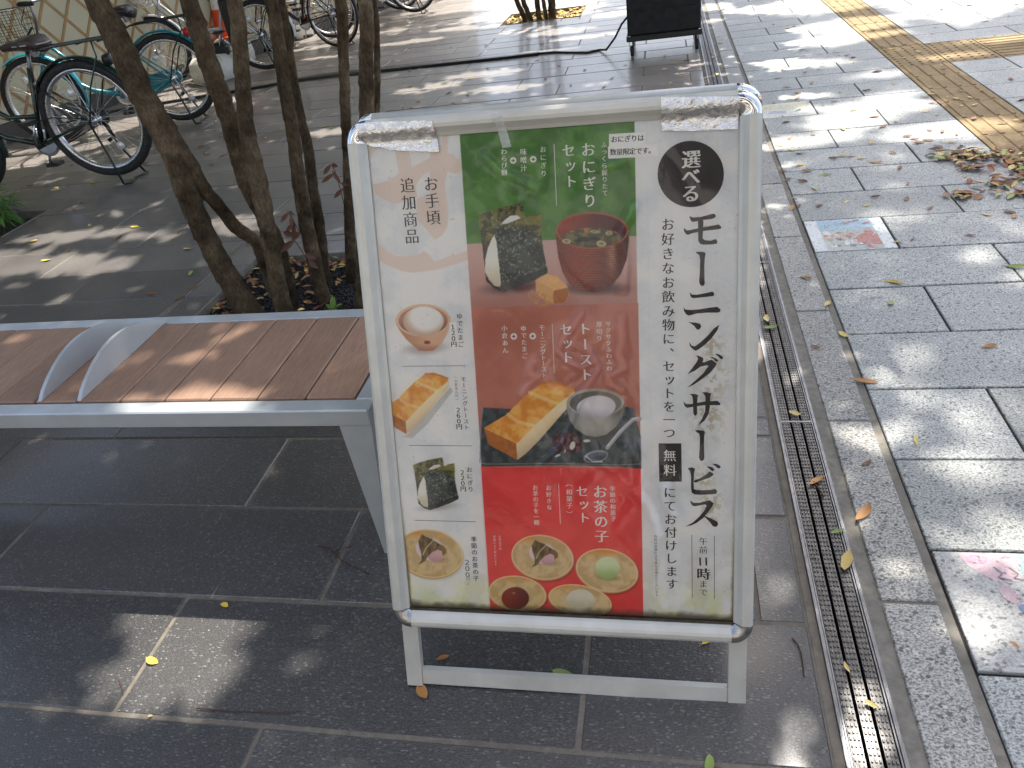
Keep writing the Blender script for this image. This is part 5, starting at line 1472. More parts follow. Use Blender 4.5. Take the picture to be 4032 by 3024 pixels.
    if battery:
        m = MB(); m.box((.215, -.045, .40), (.325, .045, .72), bev=.012); bt = m.build('battery', MAT['bikeblack'], root)
        m = MB(); m.box((.235, -.0475, .56), (.30, -.0455, .59)); m.build('battery_label', MAT['amber'], bt)
        m = MB(); m.box((.36, -.06, .20), (.52, .06, .34), bev=.03); m.build('motor', MAT['bikeblack'], root)
    m = MB(); m.tube([(.90, .04, 1.0), (.97, .05, .90), (.93, .02, .72), (.7, .02, .5), (.45, .03, .42), (.25, .06, .45), (.06, .06, RH.z + .03)], .0035, 5, cap=False); m.build('cable', MAT['bikeblack'], root)
    return root
P_DG = paint('paint_dark_green', (24, 46, 40)); P_TEAL = paint('paint_teal', (24, 128, 140)); P_SIL = paint('paint_silver', (176, 180, 184)); P_BLK = paint('paint_black', (26, 27, 30)); P_WHT = paint('paint_white', (206, 206, 202))
wire_b, wire_s = MAT['bikeblack'], MAT['spoke']
b1 = bicycle((-3.56, 4.42, 0), R(180 + 4), 'dark green bicycle with brown saddle and rear rack nearest the trunks', P_DG, rack='frame', saddle='saddle_brown', fendmat=P_DG, zlift=.035, tw=.054, basket=wire_b, R_=.36)
b2 = bicycle((-3.90, 5.90, 0), R(180 + 12), 'teal bicycle with black front basket behind the dark green one', P_TEAL, R_=.335, basket=wire_b, chaincase=P_TEAL, fendmat=P_TEAL, zlift=.02, tw=.05)
b3 = bicycle((-4.10, 7.95, 0), R(180 + 14), 'silver electric bicycle with black battery on its seat tube', P_SIL, R_=.335, battery=True, basket=wire_s, fendmat=P_SIL, zlift=.01, tw=.05)
b4 = bicycle((-3.70, 8.98, 0), R(180 - 14), 'black bicycle without mudguards behind the thin trunks', P_BLK, R_=.345, tw=.032, fender=False, rack=None, step=False, stand=True)
b5 = bicycle((-4.05, 9.75, 0), R(180 + 8), 'grey bicycle with red rear lamp beyond the black one', P_SIL, R_=.33, fendmat=MAT['bikeblack'])
b6 = bicycle((-3.34, 11.05, 0), R(180 + 4), 'farthest grey bicycle with its rear wheel in the sun', P_BLK, R_=.335, fendmat=P_SIL, zlift=.02)
b7 = bicycle((-3.75, 11.75, 0), R(180 + 2), 'black bicycle mostly cut off at the top edge of the photo', P_BLK, R_=.335)
cl = MB()
for k in range(9):
    a = k * .7; cl.lathe([(0, -.07), (.06, -.05), (.085, 0), (.06, .06), (0, .08)], 10, origin=(.06 * math.cos(a) * (k % 3) * .7, .07 * math.sin(a) * (k % 3) * .7, .08 + .02 * (k % 4)))
bagp = Matrix.Translation((-4.10, 7.95, 0)) @ Matrix.Rotation(R(194), 4, 'Z') @ Vector((1.12, 0, .77))
tag(cl.build('cloth_bag', MAT['whitebag'], None, bagp), 'crumpled white cloth bundle in the front basket of the silver bicycle', 'bag')

# ------------------------------------------------------------------ lattice wall, cabinet and small things
MAT['cream'] = simple('cream_panel', s2l((192, 186, 158)), .5, 0, .05, 3)
MAT['gold'] = simple('gold_strip', s2l((158, 122, 76)), .45, .1, .15, 12)
MAT['skirt'] = m_mortar('skirting', s2l((74, 72, 68)), s2l((96, 92, 86)))
WD = Vector((.236, 1, 0)).normalized(); WO = Vector((-5.6, 5.8, 0)); WN = Vector((WD.y, -WD.x, 0))
wall = empty('lattice_wall', WO); tag(wall, 'cream wall with crossing gold strips behind the bicycles', 'wall')
def wp(s, z, h): v = WD * s + WN * h; return (v.x, v.y, z)
def wbox(name, s0, s1, z0, z1, h0, h1, mat):
    m = MB(); m.prism([(s0, z0), (s1, z0), (s1, z1), (s0, z1)], lambda a, b_, h: wp(a, b_, h), h0, h1); return m.build(name, mat, wall)
for i in range(7):
    s0 = -3.2 + 1.8 * i
    wbox('panel', s0 + .003, s0 + 1.797, .16, 2.6, -.10, -.003 - .0006 * (i % 2), MAT['cream'])
wbox('skirting', -3.2, 9.4, -.02, .155, -.11, .004, MAT['skirt'])
for k in range(-12, 40):
    for sg in (-1, 1):
        # strip through (s = .29*k at z=.81 side) rising at +-52 degrees, clipped to the panel height
        sc = 1.045 + .29 * k; T_ = 1.28 * sg
        s0, s1 = sc + (.17 - .813) / T_, sc + (2.55 - .813) / T_
        if max(s0, s1) < -3.0 or min(s0, s1) > 9.2: continue
        z0, z1 = .17, 2.55
        if s0 < -3.15 or s0 > 9.3 or s1 < -3.15 or s1 > 9.3: continue
        m = MB(); w = .016
        m.prism([(s0 - w, z0), (s0 + w, z0), (s1 + w, z1), (s1 - w, z1)], lambda a, b_, h: wp(a, b_, h), -.0025 + (.0004 if sg > 0 else 0), .0012 + (.0006 if sg > 0 else 0)); m.build('lattice_strip', MAT['gold'], wall)
MAT['tank'] = simple('tank_plastic', s2l((212, 208, 196)), .55, 0, .06, 8)
for (x, y), lb in (((-4.62, 7.72), 'rounded cream weight block on the ground behind the silver bicycle'), ((-4.72, 10.1), 'rounded cream weight block beyond the black bicycle'), ((-4.86, 8.65), 'rounded cream weight block carrying the orange cone')):
    tk = empty('weight_block', (x, y, 0)); tag(tk, lb, 'weight')
    m = MB(); m.lathe([(0, 0), (.20, 0), (.225, .02), (.235, .10), (.22, .19), (.17, .235), (.05, .245), (0, .245)], 24); m.build('tank', MAT['tank'], tk)
    m = MB(); m.lathe([(.035, .245), (.035, .27), (.012, .275), (0, .275)], 12); m.build('cap', MAT['tank'], tk)
MAT['cone'] = simple('cone_orange', s2l((236, 84, 40)), .45)
MAT['conewhite'] = simple('cone_band', (.8, .8, .78), .4)
cn = empty('traffic_cone', (-4.86, 8.65, .275)); tag(cn, 'orange traffic cone on a weight block by the cream wall', 'cone')
m = MB(); m.box((-.18, -.18, 0), (.18, .18, .03), bev=.01); m.build('base', MAT['cone'], cn)
m = MB(); m.lathe([(.14, .03), (.125, .06), (.028, .70), (.02, .71), (0, .71)], 24); m.build('body', MAT['cone'], cn)
m = MB(); m.lathe([(.088, .30), (.0895, .302), (.066, .46), (.064, .462)], 24); m.build('band', MAT['conewhite'], cn)
# black cabinet on a dolly
MAT['cab'] = simple('cabinet_black', (.006, .006, .0065), .65, 0, .3, 20, bump=.1)
MAT['dolly'] = simple('dolly_board', s2l((52, 50, 46)), .6, .2)
sk_ = empty('rolling_cabinet', (-.02, 6.86, 0)); tag(sk_, 'tall black cabinet on a caster dolly beside the drain', 'cabinet')
m = MB(); m.box((-.285, -.235, .158), (.285, .25, 1.02), bev=.008); m.build('body', MAT['cab'], sk_)
for z0, z1 in ((.17, .335), (.345, .64), (.65, 1.0)):
    m = MB(); m.box((-.268, -.2385, z0), (.268, -.2352, z1), bev=.0015); m.build('front_panel', MAT['cab'], sk_)
m = MB(); m.box((-.295, -.25, .118), (.295, .26, .1575), bev=.004); m.build('dolly', MAT['dolly'], sk_)
for sx in (-1, 1):
    for sy in (-1, 1):
        c = Vector((sx * .255, sy * .20, .042))
        m = MB(); m.lathe([(0, -.013), (.036, -.013), (.041, -.008), (.041, .008), (.036, .013), (0, .013)], 16, origin=c, axis='x'); w = m.build('caster', MAT['rubber'], sk_)
        m = MB(); m.box(c + Vector((-.02, -.018, .0)), c + Vector((-.0155, .018, .0755))); m.box(c + Vector((.0155, -.018, .0)), c + Vector((.02, .018, .0755))); m.box(c + Vector((-.0155, -.018, .0705)), c + Vector((.0155, .018, .0755))); m.build('caster_fork', MAT['dullchrome'], w)
        m = MB(); m.lathe([(.010, .0), (.010, .004), (0, .005)], 8, origin=(sx * .27, sy * .23, .1577)); m.build('bolt', MAT['chrome'], sk_)
pc = [gp(*T3(a, b_)) for a, b_ in ((160, 478), (360, 460), (500, 463), (650, 463), (760, 440))] 
pts = [Vector((p.x, p.y, .009)) for p in pc] + [Vector((-.50, 6.90, .03)), Vector((-.42, 6.88, .12)), Vector((-.36, 6.86, .22)), Vector((-.309, 6.86, .27))]
m = MB(); m.tube(pts, .009, 8); tag(m.build('power_cable', MAT['bikeblack']), 'black power cable looping from the cabinet along the paving', 'cable')
cc_ = [(-5.2, 6.62, .025), (-4.4, 6.86, .03), (-3.75, 7.05, .035), (-3.45, 7.20, .08), (-3.05, 7.26, .115), (-2.6, 7.22, .075), (-2.0, 7.19, .06), (-1.37, 7.17, .05), (-1.12, 7.175, .045)]
m = MB(); vs = []
for i, (x, y, w) in enumerate(cc_):
    vs += [(x, y - w, .0015), (x, y - w * .6, .022), (x, y + w * .6, .022), (x, y + w, .0015)]
m.add(vs, [(i * 4 + j, i * 4 + 4 + j, i * 4 + 5 + j, i * 4 + 1 + j) for i in range(len(cc_) - 1) for j in range(3)] + [(0, 1, 2, 3), (len(vs) - 1, len(vs) - 2, len(vs) - 3, len(vs) - 4)])
tag(m.build('cable_cover', MAT['bikeblack']), 'flat black cable cover running across the paving behind the trunks', 'cable cover')

# unseen building added behind the camera; bounces warm light, mirrors in the cover sheet
MAT['facade'] = m_mortar('facade_stone', s2l((190, 190, 187)), s2l((212, 211, 206)))
MAT['glass_dark'] = simple('window_glass', (.03, .035, .04), .08, 0, .2)
bd = empty('bounce_building', (-.5, -7.2, 0)); tag(bd, 'unseen pale building added behind the viewer to bounce warm light', 'building')
def fbox(name, x0, x1, z0, z1, y0, y1, mat, parent=bd):
    m = MB(); m.box((x0, y0, z0), (x1, y1, z1)); return m.build(name, mat, parent)
for fl in range(3):
    zb = 3.3 * fl
    fbox('wall', -9, 9, zb + (2.65 if fl else 2.9), zb + 3.3, -.3, 0, MAT['facade'])
    if fl: fbox('wall', -9, 9, zb, zb + .75, -.3, 0, MAT['facade'])
    z0, z1 = (zb + .75, zb + 2.65) if fl else (-.02, 2.9)
    for i in range(7):
        x0 = -9 + 2.9 * i
        fbox('pier', x0, x0 + (1.0 if i < 6 else .6), z0, z1, -.298, .001, MAT['facade'])
        if i < 6:
            w = fbox('window', x0 + 1.0, x0 + 2.9, z0, z1, -.2, -.16, MAT['glass_dark'])
            fbox('frame', x0 + 1.92, x0 + 1.98, z0, z1, -.158, -.12, MAT['skirt'], w)
fbox('cornice', -9.1, 9.1, 9.9, 10.2, -.35, .15, MAT['facade'])
# ------------------------------------------------------------------ fallen leaves
def leaf_mesh(seed, kind):
    rg = random.Random(seed); m = MB(); n = 7; vs = []
    wmax = rg.uniform(.17, .27); curl = rg.uniform(.05, .4); twist = rg.uniform(-.6, .6); fold = rg.uniform(.1, .5)
    for i in range(n):
        f = i / (n - 1); x = f - .5
        w = wmax * math.sin(math.pi * min(1, f * .96 + .03)) ** .8 * rg.uniform(.88, 1.1)
        z = curl * (x * x) + .02; tw = twist * x
        for s in (-1, 0, 1):
            y = s * w; zz_ = z + (fold * w if s else 0) + tw * y
            vs.append((x, y + .06 * math.sin(3 * x + seed), zz_))
    fs = [(i * 3 + j, i * 3 + 3 + j, i * 3 + 4 + j, i * 3 + 1 + j) for i in range(n - 1) for j in range(2)]
    zmin = min(v[2] for v in vs); vs = [(x, y, z - zmin) for x, y, z in vs]
    m.add(vs, fs, 0, True)
    m.tube([(-.5, vs[1][1], vs[1][2]), (-.62, vs[1][1] + .03, vs[1][2] + .01)], .012, 4)
    return m
LV = {}
for cname, mt in LEAFC.items():
    LV[cname] = [leaf_mesh(100 + k, 0).mesh('fallen_leaf_' + cname, mt) for k in range(6)]
WHERE = {'granite': 'on the grey granite slabs', 'tactile': 'on the tan tactile strip', 'dark': 'on the dark paving slabs', 'kerb': 'on the kerb strip by the drain', 'drain': 'on the steel drain grating'}
CN = {'brown': 'dry brown', 'orange': 'tan orange', 'yellow': 'pale yellow', 'bright': 'bright yellow', 'green': 'greenish', 'dark': 'dark curled', 'red': 'small reddish brown'}
LRG = random.Random(77)
def put_leaf(px, cname, L_=.05, label=None):
    p = gp(*px)
    if TXA < p.x < TXB: where = 'tactile'
    elif p.x > .52: where = 'granite'
    elif p.x > .366: where = 'kerb'
    elif p.x > .268: where = 'drain'
    else: where = 'dark'
    zz_ = .0015 if where in ('granite', 'dark', 'kerb') else (.0045 if where == 'drain' else .006)
    o = link('fallen_leaf', LRG.choice(LV[cname]), None, (p.x, p.y, zz_), LRG.uniform(0, 6.28))
    s = L_ * LRG.uniform(.85, 1.2); o.scale = (s, s * LRG.uniform(.75, 1.1), s * LRG.uniform(.7, 1.3))
    o.rotation_euler = (LRG.uniform(-.12, .12), LRG.uniform(-.1, .1), LRG.uniform(0, 6.28))
    if label: tag(o, label, 'leaf')
    else:
        w = WHERE[where]
        if where == 'granite':
            if (p.x - 1.75) ** 2 + (p.y - 3.8) ** 2 < .65: w = 'on the granite around the swept leaf heap'
            elif p.x > TXB: w = 'on the granite right of the tactile strip'
            elif p.y > 5.2: w = 'on the far granite slabs left of the tactile strip'
            elif p.y < 2.7: w = 'on the near granite slabs below the red and blue tile'
            elif p.x < .82: w = 'on the granite slabs next to the kerb'
            elif p.y < 3.6: w = 'on the granite level with the red and blue tile'
            else: w = 'on the granite between kerb and tactile strip'
        elif where == 'dark':
            if p.y > 7.2: w = 'on the dark slabs beyond the cable cover'
            elif p.y > 4.2: w = 'on the dark slabs behind the menu stand' if p.x > -1.5 else 'on the dark slabs seen between the trunks'
            elif p.y > 2: w = 'on the dark slabs left of the tree pit'
            else: w = 'on the dark slabs in the foreground'
        tag(o, CN[cname] + ' fallen leaf ' + w, 'leaf', CN[cname] + ' leaves ' + w)
    return o
C1 = {'b': 'brown', 'o': 'orange', 'y': 'yellow', 'Y': 'bright', 'g': 'green', 'd': 'dark', 'r': 'red'}
def many(cf, s, L_):
    for it in s.split():
        a, b_, c = it.split(','); put_leaf(cf(float(a), float(b_)), C1[c], L_)
many(T4, '345,138,b 45,215,b 175,247,b 225,230,y 290,435,b 600,450,y 680,482,b 735,500,b 735,540,y 470,570,y 120,610,b 320,628,b 80,680,b 375,720,b 160,757,b 1085,730,y 850,785,b 260,808,b 190,855,y 250,855,b 50,890,y 260,957,b 740,955,y 570,880,b 1045,430,y 1290,455,y 1160,510,y 155,1060,b 990,1100,b 650,1120,y 920,1015,b 190,1200,o 200,1300,y 270,1330,g 95,1260,y 1205,1180,b 1390,1130,b 1500,1140,b 1265,1205,b 1380,1215,b 1300,1240,b 1465,1275,b 1580,1235,y 895,1235,y 560,1372,b 645,1350,y 715,1360,b 805,1370,y 1075,1325,b 280,1430,y 330,1480,b 505,1515,g 130,1480,b 170,1555,b 295,1570,b 405,1635,y 1210,1590,b 1140,1450,b 1520,585,b 1515,610,b 1665,800,g 1840,795,y 1620,860,y 1745,850,y 1665,925,y 1790,915,y 1415,820,y 1360,845,b 1420,890,b 1360,967,y 1775,1035,b 2020,1070,b 2190,1050,b 1880,188,b 2100,685,b 2200,870,b 1480,895,b 1240,105,b 1500,85,b 1380,137,b 2150,40,b 1740,50,b', .045)
put_leaf(T4(945, 622), 'dark', .075, 'large dark curled leaf on the granite left of the tactile strip'); put_leaf(T4(930, 1405), 'orange', .07, 'broad tan leaf on the granite above the red and blue drawn tile')
many(cM, '225,57,b 270,118,b 440,120,b 680,88,y 930,42,b 1195,63,b 1400,145,b 2130,220,o 2085,180,b 1885,200,y 1065,965,g 325,748,o 510,970,y 655,1235,y 410,1340,b 1915,1340,o', .036)
put_leaf(cM(205, 140), 'orange', .05, 'tan folded leaf in the joint between kerb and granite, farthest of the big ones'); put_leaf(cM(2140, 650), 'green', .065, 'grey green oval leaf at the right edge of the photo')
put_leaf(cM(1095, 790), 'yellow', .07, 'long pale yellow leaf below the red and blue drawn tile'); put_leaf(cM(840, 1640), 'orange', .06, 'tan leaf in the kerb joint to the right of the menu stand')
many(cJ, '1275,498,y 230,265,y 850,690,b', .03)
put_leaf(cJ(815, 1120), 'orange', .065, 'torn tan leaf on the kerb stone right of the drain'); put_leaf(cJ(605, 1290), 'green', .036, 'small fresh green leaf at the edge of the drain grating')
put_leaf(cJ(680, 1550), 'yellow', .06, 'curled yellow leaf lying across drain and kerb'); put_leaf(cJ(430, 850), 'orange', .05)
put_leaf(crop(2950, 1000, 600 / 1659)(195, 715), 'yellow', .045, 'pale curled leaf on the drain grating beside the menu stand'); put_leaf(crop(2950, 1000, 600 / 1659)(230, 815), 'green', .05, 'green leaf on the drain grating beside the menu stand')
many(cK, '2130,600,o 680,800,y 890,1120,y', .022)
put_leaf(cBR(1290, 560), 'bright', .03, 'bright yellow leaf just under the lower right corner of the menu stand'); put_leaf(cBR(1300, 1625), 'green', .035, 'small green leaf at the bottom edge of the photo')
put_leaf(cBL(757, 712), 'orange', .026, 'small tan leaf between the feet of the menu stand'); put_leaf(cBL(1800, 855), 'green', .055, 'toothed green leaf behind the cross bar of the menu stand'); put_leaf(cBL(585, 1000), 'orange', .04, 'crumpled tan leaf against the left foot of the menu stand')
put_leaf(cL(1320, 735), 'bright', .038, 'bright yellow leaf in the sunlit patch in front of the bench'); put_leaf(cL(1940, 258), 'bright', .022); put_leaf(cL(1300, 1215), 'yellow', .01)
many(cA, '150,5,y 700,90,g 635,155,b 775,290,y 1025,392,y 1550,352,b 290,430,y 590,512,b 1620,493,y 1655,705,g 1315,880,b 1680,830,b 1555,925,b', .045)
put_leaf(cA(1165, 305), 'bright', .055); put_leaf(cA(400, 595), 'bright', .05)
many(T2, '1130,230,y 1545,400,b 1335,605,g 1325,620,b 1335,750,y 600,1100,y 655,1105,y 220,1115,y 90,1195,y 530,1215,y 460,850,r 1395,880,y 1340,930,y 1710,890,y 1265,925,y 1830,825,y 1670,805,b 1845,685,y 2000,595,y 550,700,b 1990,400,y 1680,412,b 1580,360,y 1260,445,r 1660,520,r 1190,612,r', .05)
many(T3, '730,230,y 815,300,y 260,382,r 290,475,y 220,525,r 405,570,y 630,607,r 40,688,y 290,690,r 505,742,r 795,755,y 865,680,r 1370,720,y 1380,765,g 1460,657,y 1410,547,y 1510,525,r 975,565,Y 1320,485,y 1740,185,y 1775,748,Y 1695,728,y 1770,650,y 1725,668,y 1740,500,y 1800,375,y 120,275,y 550,255,y 350,320,b', .05)
many(T1, '1735,1265,o 1790,1330,y 1830,1425,b 1920,1350,b 490,1625,Y 800,1580,Y 1140,1550,y 620,1430,d 260,1605,b 1250,1420,b', .055)
rg = random.Random(31)
n_ = 0
while n_ < 60:   # the smaller ones nobody would place one by one
    x, y = rg.uniform(.6, 3.4), rg.uniform(2.2, 8.5); q = proj((x, y, 0))
    if not q or not (3000 < q[0] < 4030 and 0 < q[1] < 2300): continue
    put_leaf(q, rg.choice(['brown', 'brown', 'red', 'yellow']), rg.uniform(.018, .035)); n_ += 1
# swept heap at the right edge
rg = random.Random(12); pts = []
def heap(cf, a0, b0, a1, b1, n, tilt=0):
    for i in range(n):
        a = rg.gauss((a0 + a1) / 2, (a1 - a0) / 4.2); b_ = rg.gauss((b0 + b1) / 2, (b1 - b0) / 4) + tilt * (a - (a0 + a1) / 2)
        p = gp(*cf(a, b_)); pts.append((p.x, p.y, rg.uniform(.0, .008)))
heap(T4, 1380, 1275, 2120, 1420, 105); heap(T4, 1620, 1440, 1880, 1490, 18); heap(T4, 1950, 1290, 2500, 1560, 60); heap(T4, 1750, 1520, 2300, 1640, 36); heap(cM, 1480, 5, 1850, 65, 24); heap(cM, 1980, 5, 2350, 60, 20)
leaf_cloud('leaf_heap', pts, (.035, .065), [LEAFC['brown'], LEAFC['dark'], LEAFC['orange'], LEAFC['red'], LEAFC['green'], LEAFC['brown'], LEAFC['yellow']], 'swept heap of dry brown leaves on granite and tactile strip at the right edge', 'leaf heap', 6, .009)
# twigs
def twig(cf, P, r_, label, br=None):
    m = MB(); rr = random.Random(len(P))
    q = [gp(*cf(*p)) for p in P]; m.tube([Vector((p.x, p.y, r_ + .0012 + .001 * rr.random())) for p in q], [r_ * (1.15 - .5 * i / len(q)) for i in range(len(q))], 5)
    if br:
        q = [gp(*cf(*p)) for p in br]; m.tube([Vector((p.x, p.y, r_ + .0015)) for p in q], r_ * .6, 4)
    tag(m.build('twig', MAT['twig']), label, 'twig')
twig(cBR, [(2015, 545), (2065, 600), (2095, 680), (2110, 780), (2120, 880)], .0012, 'thin bent twig on the slabs right of the menu stand')
twig(cL, [(1705, 1150), (1850, 1165), (2000, 1178), (2212, 1182), (2400, 1190), (2600, 1180)], .0011, 'long straight twig on the mortar joint in front of the bench')
twig(cC, [(545, 1408), (640, 1430), (690, 1470), (740, 1530), (850, 1590), (980, 1655)], .0017, 'forked twig on the slabs under the bench end', [(690, 1450), (760, 1425), (830, 1415)])
twig(cJ, [(385, 845), (430, 910), (480, 985)], .0022, 'short stick lying in the drain grating')
twig(cL, [(1030, 905), (1050, 960), (1070, 1020)], .0010, 'tiny twig stub near the bright yellow leaf')

# ------------------------------------------------------------------ crowns of the trees (unseen, with gaps shaped to set the sun patches)
KX, KY = SUN.x / SUN.z, SUN.y / SUN.z
EL = []
def lit(cf, a, b_, rx, ry, st=1.0, ang=0.0, z=0.0):
    p = gp(*cf(a, b_), z); EL.append((p.x - z * KX, p.y - z * KY, rx, ry, ang, st))
for it in ((960, 930, .30, .17), (780, 1000, .28, .16), (600, 1080, .25, .13), (250, 1230, .22, .12), (480, 1190, .2, .1), (1500, 1150, .26, .14), (1300, 1120, .15, .1), (600, 1390, .40, .10), (1020, 1400, .16, .08), (560, 340, .35, .22), (330, 560, .30, .13), (100, 540, .2, .12), (680, 220, .45, .3), (860, 180, .3, .2), (980, 640, .16, .1), (1080, 820, .18, .09), (330, 830, .2, .09), (2080, 330, .35, .12), (1780, 1090, .22, .13), (1980, 1240, .2, .12), (520, 30, .6, .5), (100, 60, .5, .3), (1000, 290, .2, .1), (1600, 480, .25, .06), (430, 940, .14, .07)): lit(T4, *it)
for it in ((800, 80, .17, .09, .6), (1280, 240, .25, .10), (1700, 330, .26, .12), (1780, 490, .2, .09), (1350, 1570, .30, .14), (1100, 560, .12, .06, .6), (2050, 800, .14, .09, .8), (1150, 900, .16, .08, .5), (60, 90, .08, .08), (200, 690, .05, .05, .6), (2150, 380, .15, .1)): lit(cM, *it)
for it in ((1400, 300, .26, .20), (1750, 950, .26, .19), (1600, 520, .18, .12, .8), (2050, 1200, .2, .15), (950, 1480, .10, .09), (620, 150, .06, .05, .6), (1050, 500, .05, .06, .8)): lit(cJ, *it)
for it in ((1950, 250, .24, .17, .6), (1350, 700, .10, .09), (1200, 350, .06, .05, .7), (1700, 560, .10, .08), (330, 1570, .08, .04, .5), (450, 1610, .05, .03, .5), (950, 1250, .05, .08)): lit(cK, *it)
for it in ((2050, 1530, .08, .04, .55), (1700, 1600, .05, .03, .45)): lit(cBR, *it)
for it in ((700, 1480, .14, .04, .55),): lit(cL, *it)
PATCH = [gp(*cL(a, b_)) for a, b_ in ((1020, 250), (2100, 250), (2000, 640), (1800, 1020), (1450, 1130), (560, 1090), (860, 860), (1070, 640), (1030, 480))]
_pc = sum(PATCH, Vector()) / len(PATCH)
PATCH_ = [_pc + (p - _pc) * 1.30 for p in PATCH]
WHITE = [gp(*T4(a, b_)) for a, b_ in ((1230, 160), (1540, 205), (1690, 245), (1900, 170), (2212, 62), (2900, -200), (2900, -470), (1200, -470), (780, -250), (830, -30), (1010, 75))]
for it in ((1700, 1440, .055, .045), (1850, 1340, .03, .025), (1500, 1560, .04, .02), (1000, 1550, .035, .02), (180, 1270, .035, .018), (170, 1480, .03, .015), (2050, 1290, .025, .015), (1250, 1490, .018, .012), (560, 1160, .03, .012), (1230, 1600, .03, .012)): lit(cA, *it, 1.0, .5, .42)
for it in ((650, 1260, .05, .022), (720, 1130, .04, .015), (430, 1350, .05, .02), (760, 1180, .02, .012)): lit(cE, *it, 1.0, .5, .42)
for it in ((880, 90, .03, .02), (1420, 130, .07, .04), (1600, 110, .05, .03), (1300, 200, .04, .02), (2000, 215, .06, .02)): lit(cB, *it, 1.0, .3, .42)
for it in ((300, 620, .46, .14), (60, 570, .26, .12), (700, 640, .32, .12), (560, 390, .36, .10), (300, 400, .2, .06, .7), (1000, 330, .2, .06, .7), (1300, 380, .2, .06), (1980, 260, .25, .08), (2100, 330, .2, .06), (1100, 170, .2, .06, .6), (480, 90, .25, .06, .8), (150, 800, .12, .05, .7), (520, 930, .08, .03, .8), (400, 980, .1, .03, .6)): lit(cA, *it)
for it in ((300, 1330, .5, .25), (700, 1250, .35, .18), (1050, 1080, .25, .3), (1000, 1330, .3, .12, .7), (120, 1430, .3, .1), (1480, 860, .35, .3), (1430, 780, .4, .3), (1850, 880, .3, .15), (1500, 1020, .25, .1), (500, 1560, .25, .07, .7), (1700, 640, .4, .4), (1950, 1180, .2, .08, .6), (900, 1480, .12, .05, .6)): lit(T1, *it)
for it in ((1350, 360, .40, .14), (1180, 380, .25, .10), (1700, 250, .3, .15), (2000, 230, .35, .12), (1500, 750, .28, .15, .9), (1380, 790, .2, .1, .9), (1980, 640, .35, .14), (640, 1140, .24, .11), (560, 1150, .15, .08), (2100, 770, .3, .14, .8), (450, 420, .3, .15), (560, 500, .25, .1), (300, 260, .5, .4), (620, 300, .4, .3), (950, 420, .15, .08, .7), (1700, 880, .12, .06, .6), (900, 780, .15, .08, .6)): lit(T2, *it)
for it in ((420, 270, .35, .18), (620, 320, .35, .12), (350, 430, .30, .09), (180, 450, .2, .08), (20, 760, .22, .12), (700, 720, .14, .08, .7), (1480, 560, .22, .12, .5), (1750, 60, .2, .25), (1720, 180, .12, .12), (120, 260, .3, .15), (880, 120, .25, .2), (1000, 60, .1, .1), (1900, 560, .12, .06, .7), (1790, 640, .06, .08, .6), (560, 120, .3, .15)): lit(T3, *it)
def lit_mask(gx, gy):
    m = np.zeros(len(gx))
    for (cx, cy, rx, ry, an, st) in EL:
        ca, sa = math.cos(an), math.sin(an); x = gx - cx; y = gy - cy
        d = np.sqrt(((x * ca + y * sa) / rx) ** 2 + ((-x * sa + y * ca) / ry) ** 2)
        m = np.maximum(m, st * (1 - sst(.85, 1.35, d)))
    m = np.where((gx > .36) & (gy < 3.9), m * np.where(gx < .53, .45, .52), m)
    m = np.maximum(m, 1.0 * inpoly(gx, gy, [(-.72, 2.2), (.28, 1.95), (.38, 2.9), (.38, 5.0), (-.1, 5.1), (-.72, 4.6)]))
    for P in (PATCH_, WHITE): m = np.maximum(m, inpoly(gx, gy, [(p.x, p.y) for p in P]).astype(float))
    # the open street beyond: sun comes in behind the bicycles and on the far right
    nz = fbm(gx, gy, 1.3, 71, 3)
    m = np.maximum(m, sst(9.0, 9.7, gy + .9 * (nz - .5)) * sst(-.35, -.9, gx + .3 * (nz - .5)) * sst(.30, .42, nz))
    m = np.maximum(m, sst(9.6, 10.4, gy) * sst(.3, .42, nz))
    m = np.maximum(m, sst(3.9, 4.4, gx))
    return m
MAT['crown_leaf'] = None
t = NT('crown_leaf'); c = t.mix(t.noise(t.coord(), .9, 2), s2l((58, 92, 34)), s2l((110, 140, 58))); t.set('Base Color', c); t.set('Roughness', .5)
trl = t.node('ShaderNodeBsdfTranslucent'); t.link(c, trl.inputs[0]); mx = t.node('ShaderNodeMixShader'); mx.inputs[0].default_value = .3
t.link(t.b.outputs[0], mx.inputs[1]); t.link(trl.outputs[0], mx.inputs[2]); t.link(mx.outputs[0], t.out.inputs[0])
MAT['crown_leaf'] = t.m
rgn = np.random.default_rng(2024)
NL = 150000
gx = rgn.uniform(-7.2, 4.6, NL); gy = rgn.uniform(-.9, 12.6, NL)
hh = rgn.uniform(3.7, 6.6, NL)
hi = (gx + .1 * rgn.uniform(-1, 1, NL) > .55) & ((gy < 4.8) | (gx > .95))
hh = np.where(hi, rgn.uniform(8.5, 12.0, NL), hh)
low = (gx > -.3) & (gx < .95) & (gy > 1.9) & (gy < 7.5) & ~hi
hh = np.where(low, rgn.uniform(2.5, 3.2, NL), hh)
lm = lit_mask(gx, gy)
cl_n = fbm(gx + hh, gy, .8, 17, 3)
keep = (rgn.uniform(0, 1, NL) > lm * 1.02) & (rgn.uniform(0, 1, NL) < .62 + .6 * cl_n)
gx, gy, hh = gx[keep], gy[keep], hh[keep]
C_ = np.stack([gx + hh * KX, gy + hh * KY, hh], 1)
TREES = [('near', tree, TO), ('far', ft, FO)]
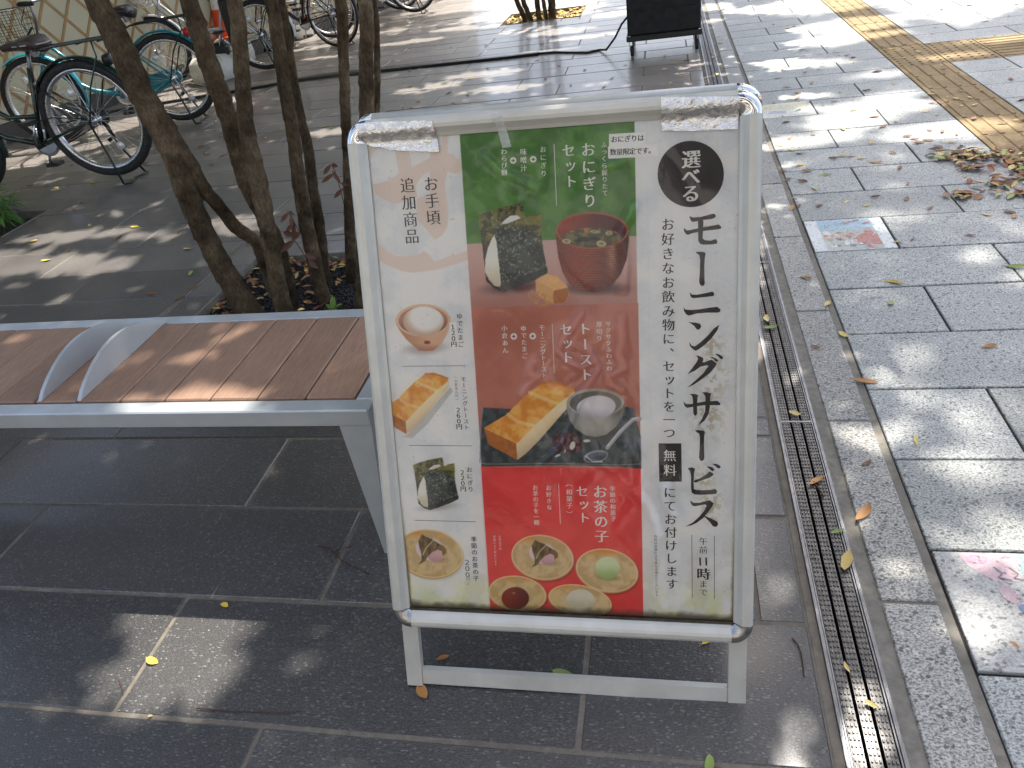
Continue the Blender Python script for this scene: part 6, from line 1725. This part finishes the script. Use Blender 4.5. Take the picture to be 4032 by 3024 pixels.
def other_tree(x, y, label):
    r = empty('street_tree', (x, y, 0)); tag(r, label, 'tree')
    trunk([(Vector((x, y, -.08)), .11), (Vector((x, y, .4)), .10), (Vector((x + .05, y + .08, 1.8)), .085), (Vector((x, y + .2, 3.2)), .07)], r, Vector((x, y, 0)), seed=int(abs(x * 10)), ztop=4.2, wrap=False, mat=MAT['bark'])
    return r, Vector((x, y, 0))
tr_ = other_tree(4.9, 3.2, 'street tree on the right outside the frame whose crown shades the granite'); TREES.append(('right', *tr_))
tl_ = other_tree(-5.5, 3.4, 'street tree on the left outside the frame whose crown shades the bicycles'); TREES.append(('left', *tl_))
tn_ = other_tree(1.0, -1.6, 'street tree behind the camera whose crown shades the menu stand'); TREES.append(('near2', *tn_))
cen = np.array([(o_.x + 4 * KX * .3, o_.y + 5 * KY * .6) for _, _, o_ in TREES])
near = np.argmin(((C_[:, None, :2] - cen[None]) ** 2).sum(2), 1)
for k, (nm, root, o_) in enumerate(TREES):
    P = C_[near == k]; n = len(P)
    if not n: continue
    an = rgn.uniform(0, 2 * np.pi, n); tl = rgn.uniform(-.75, .75, n); L_ = rgn.uniform(.11, .19, n); w = L_ * rgn.uniform(.42, .6, n)
    d = np.stack([np.cos(an) * np.cos(tl), np.sin(an) * np.cos(tl), np.sin(tl)], 1)
    s_ = np.stack([-np.sin(an), np.cos(an), rgn.uniform(-.5, .5, n)], 1)
    V = np.stack([P - d * L_[:, None] / 2, P - d * L_[:, None] * .05 + s_ * w[:, None] / 2, P + d * L_[:, None] / 2, P - d * L_[:, None] * .05 - s_ * w[:, None] / 2], 1) - np.array(o_)
    F = (np.arange(n) * 4)[:, None] + np.array([0, 1, 2, 3])[None]
    cr = link('crown', fast_mesh('crown', V.reshape(-1, 3), F, MAT['crown_leaf']), root)
    # limbs reaching into the crown
    m = MB(); rg = random.Random(k)
    st = [Vector((rg.uniform(-.2, .2), rg.uniform(-.2, .2), 3.4)) for _ in range(7)]
    for s in st:
        for tr_y in range(60):
            e = Vector(P[rg.randrange(n)]) - o_
            q_ = np.array([s.lerp(e, f_) + o_ for f_ in np.linspace(0, 1, 40)])
            if lit_mask(q_[:, 0] - q_[:, 2] * KX, q_[:, 1] - q_[:, 2] * KY).max() < .15 and (e - s).length < 3: break
        else: continue
        m.tube([s, s.lerp(e, .5) + Vector((0, 0, .3)), e], [.045, .03, .01], 6)
    m.build('limbs', MAT['bark'], root)
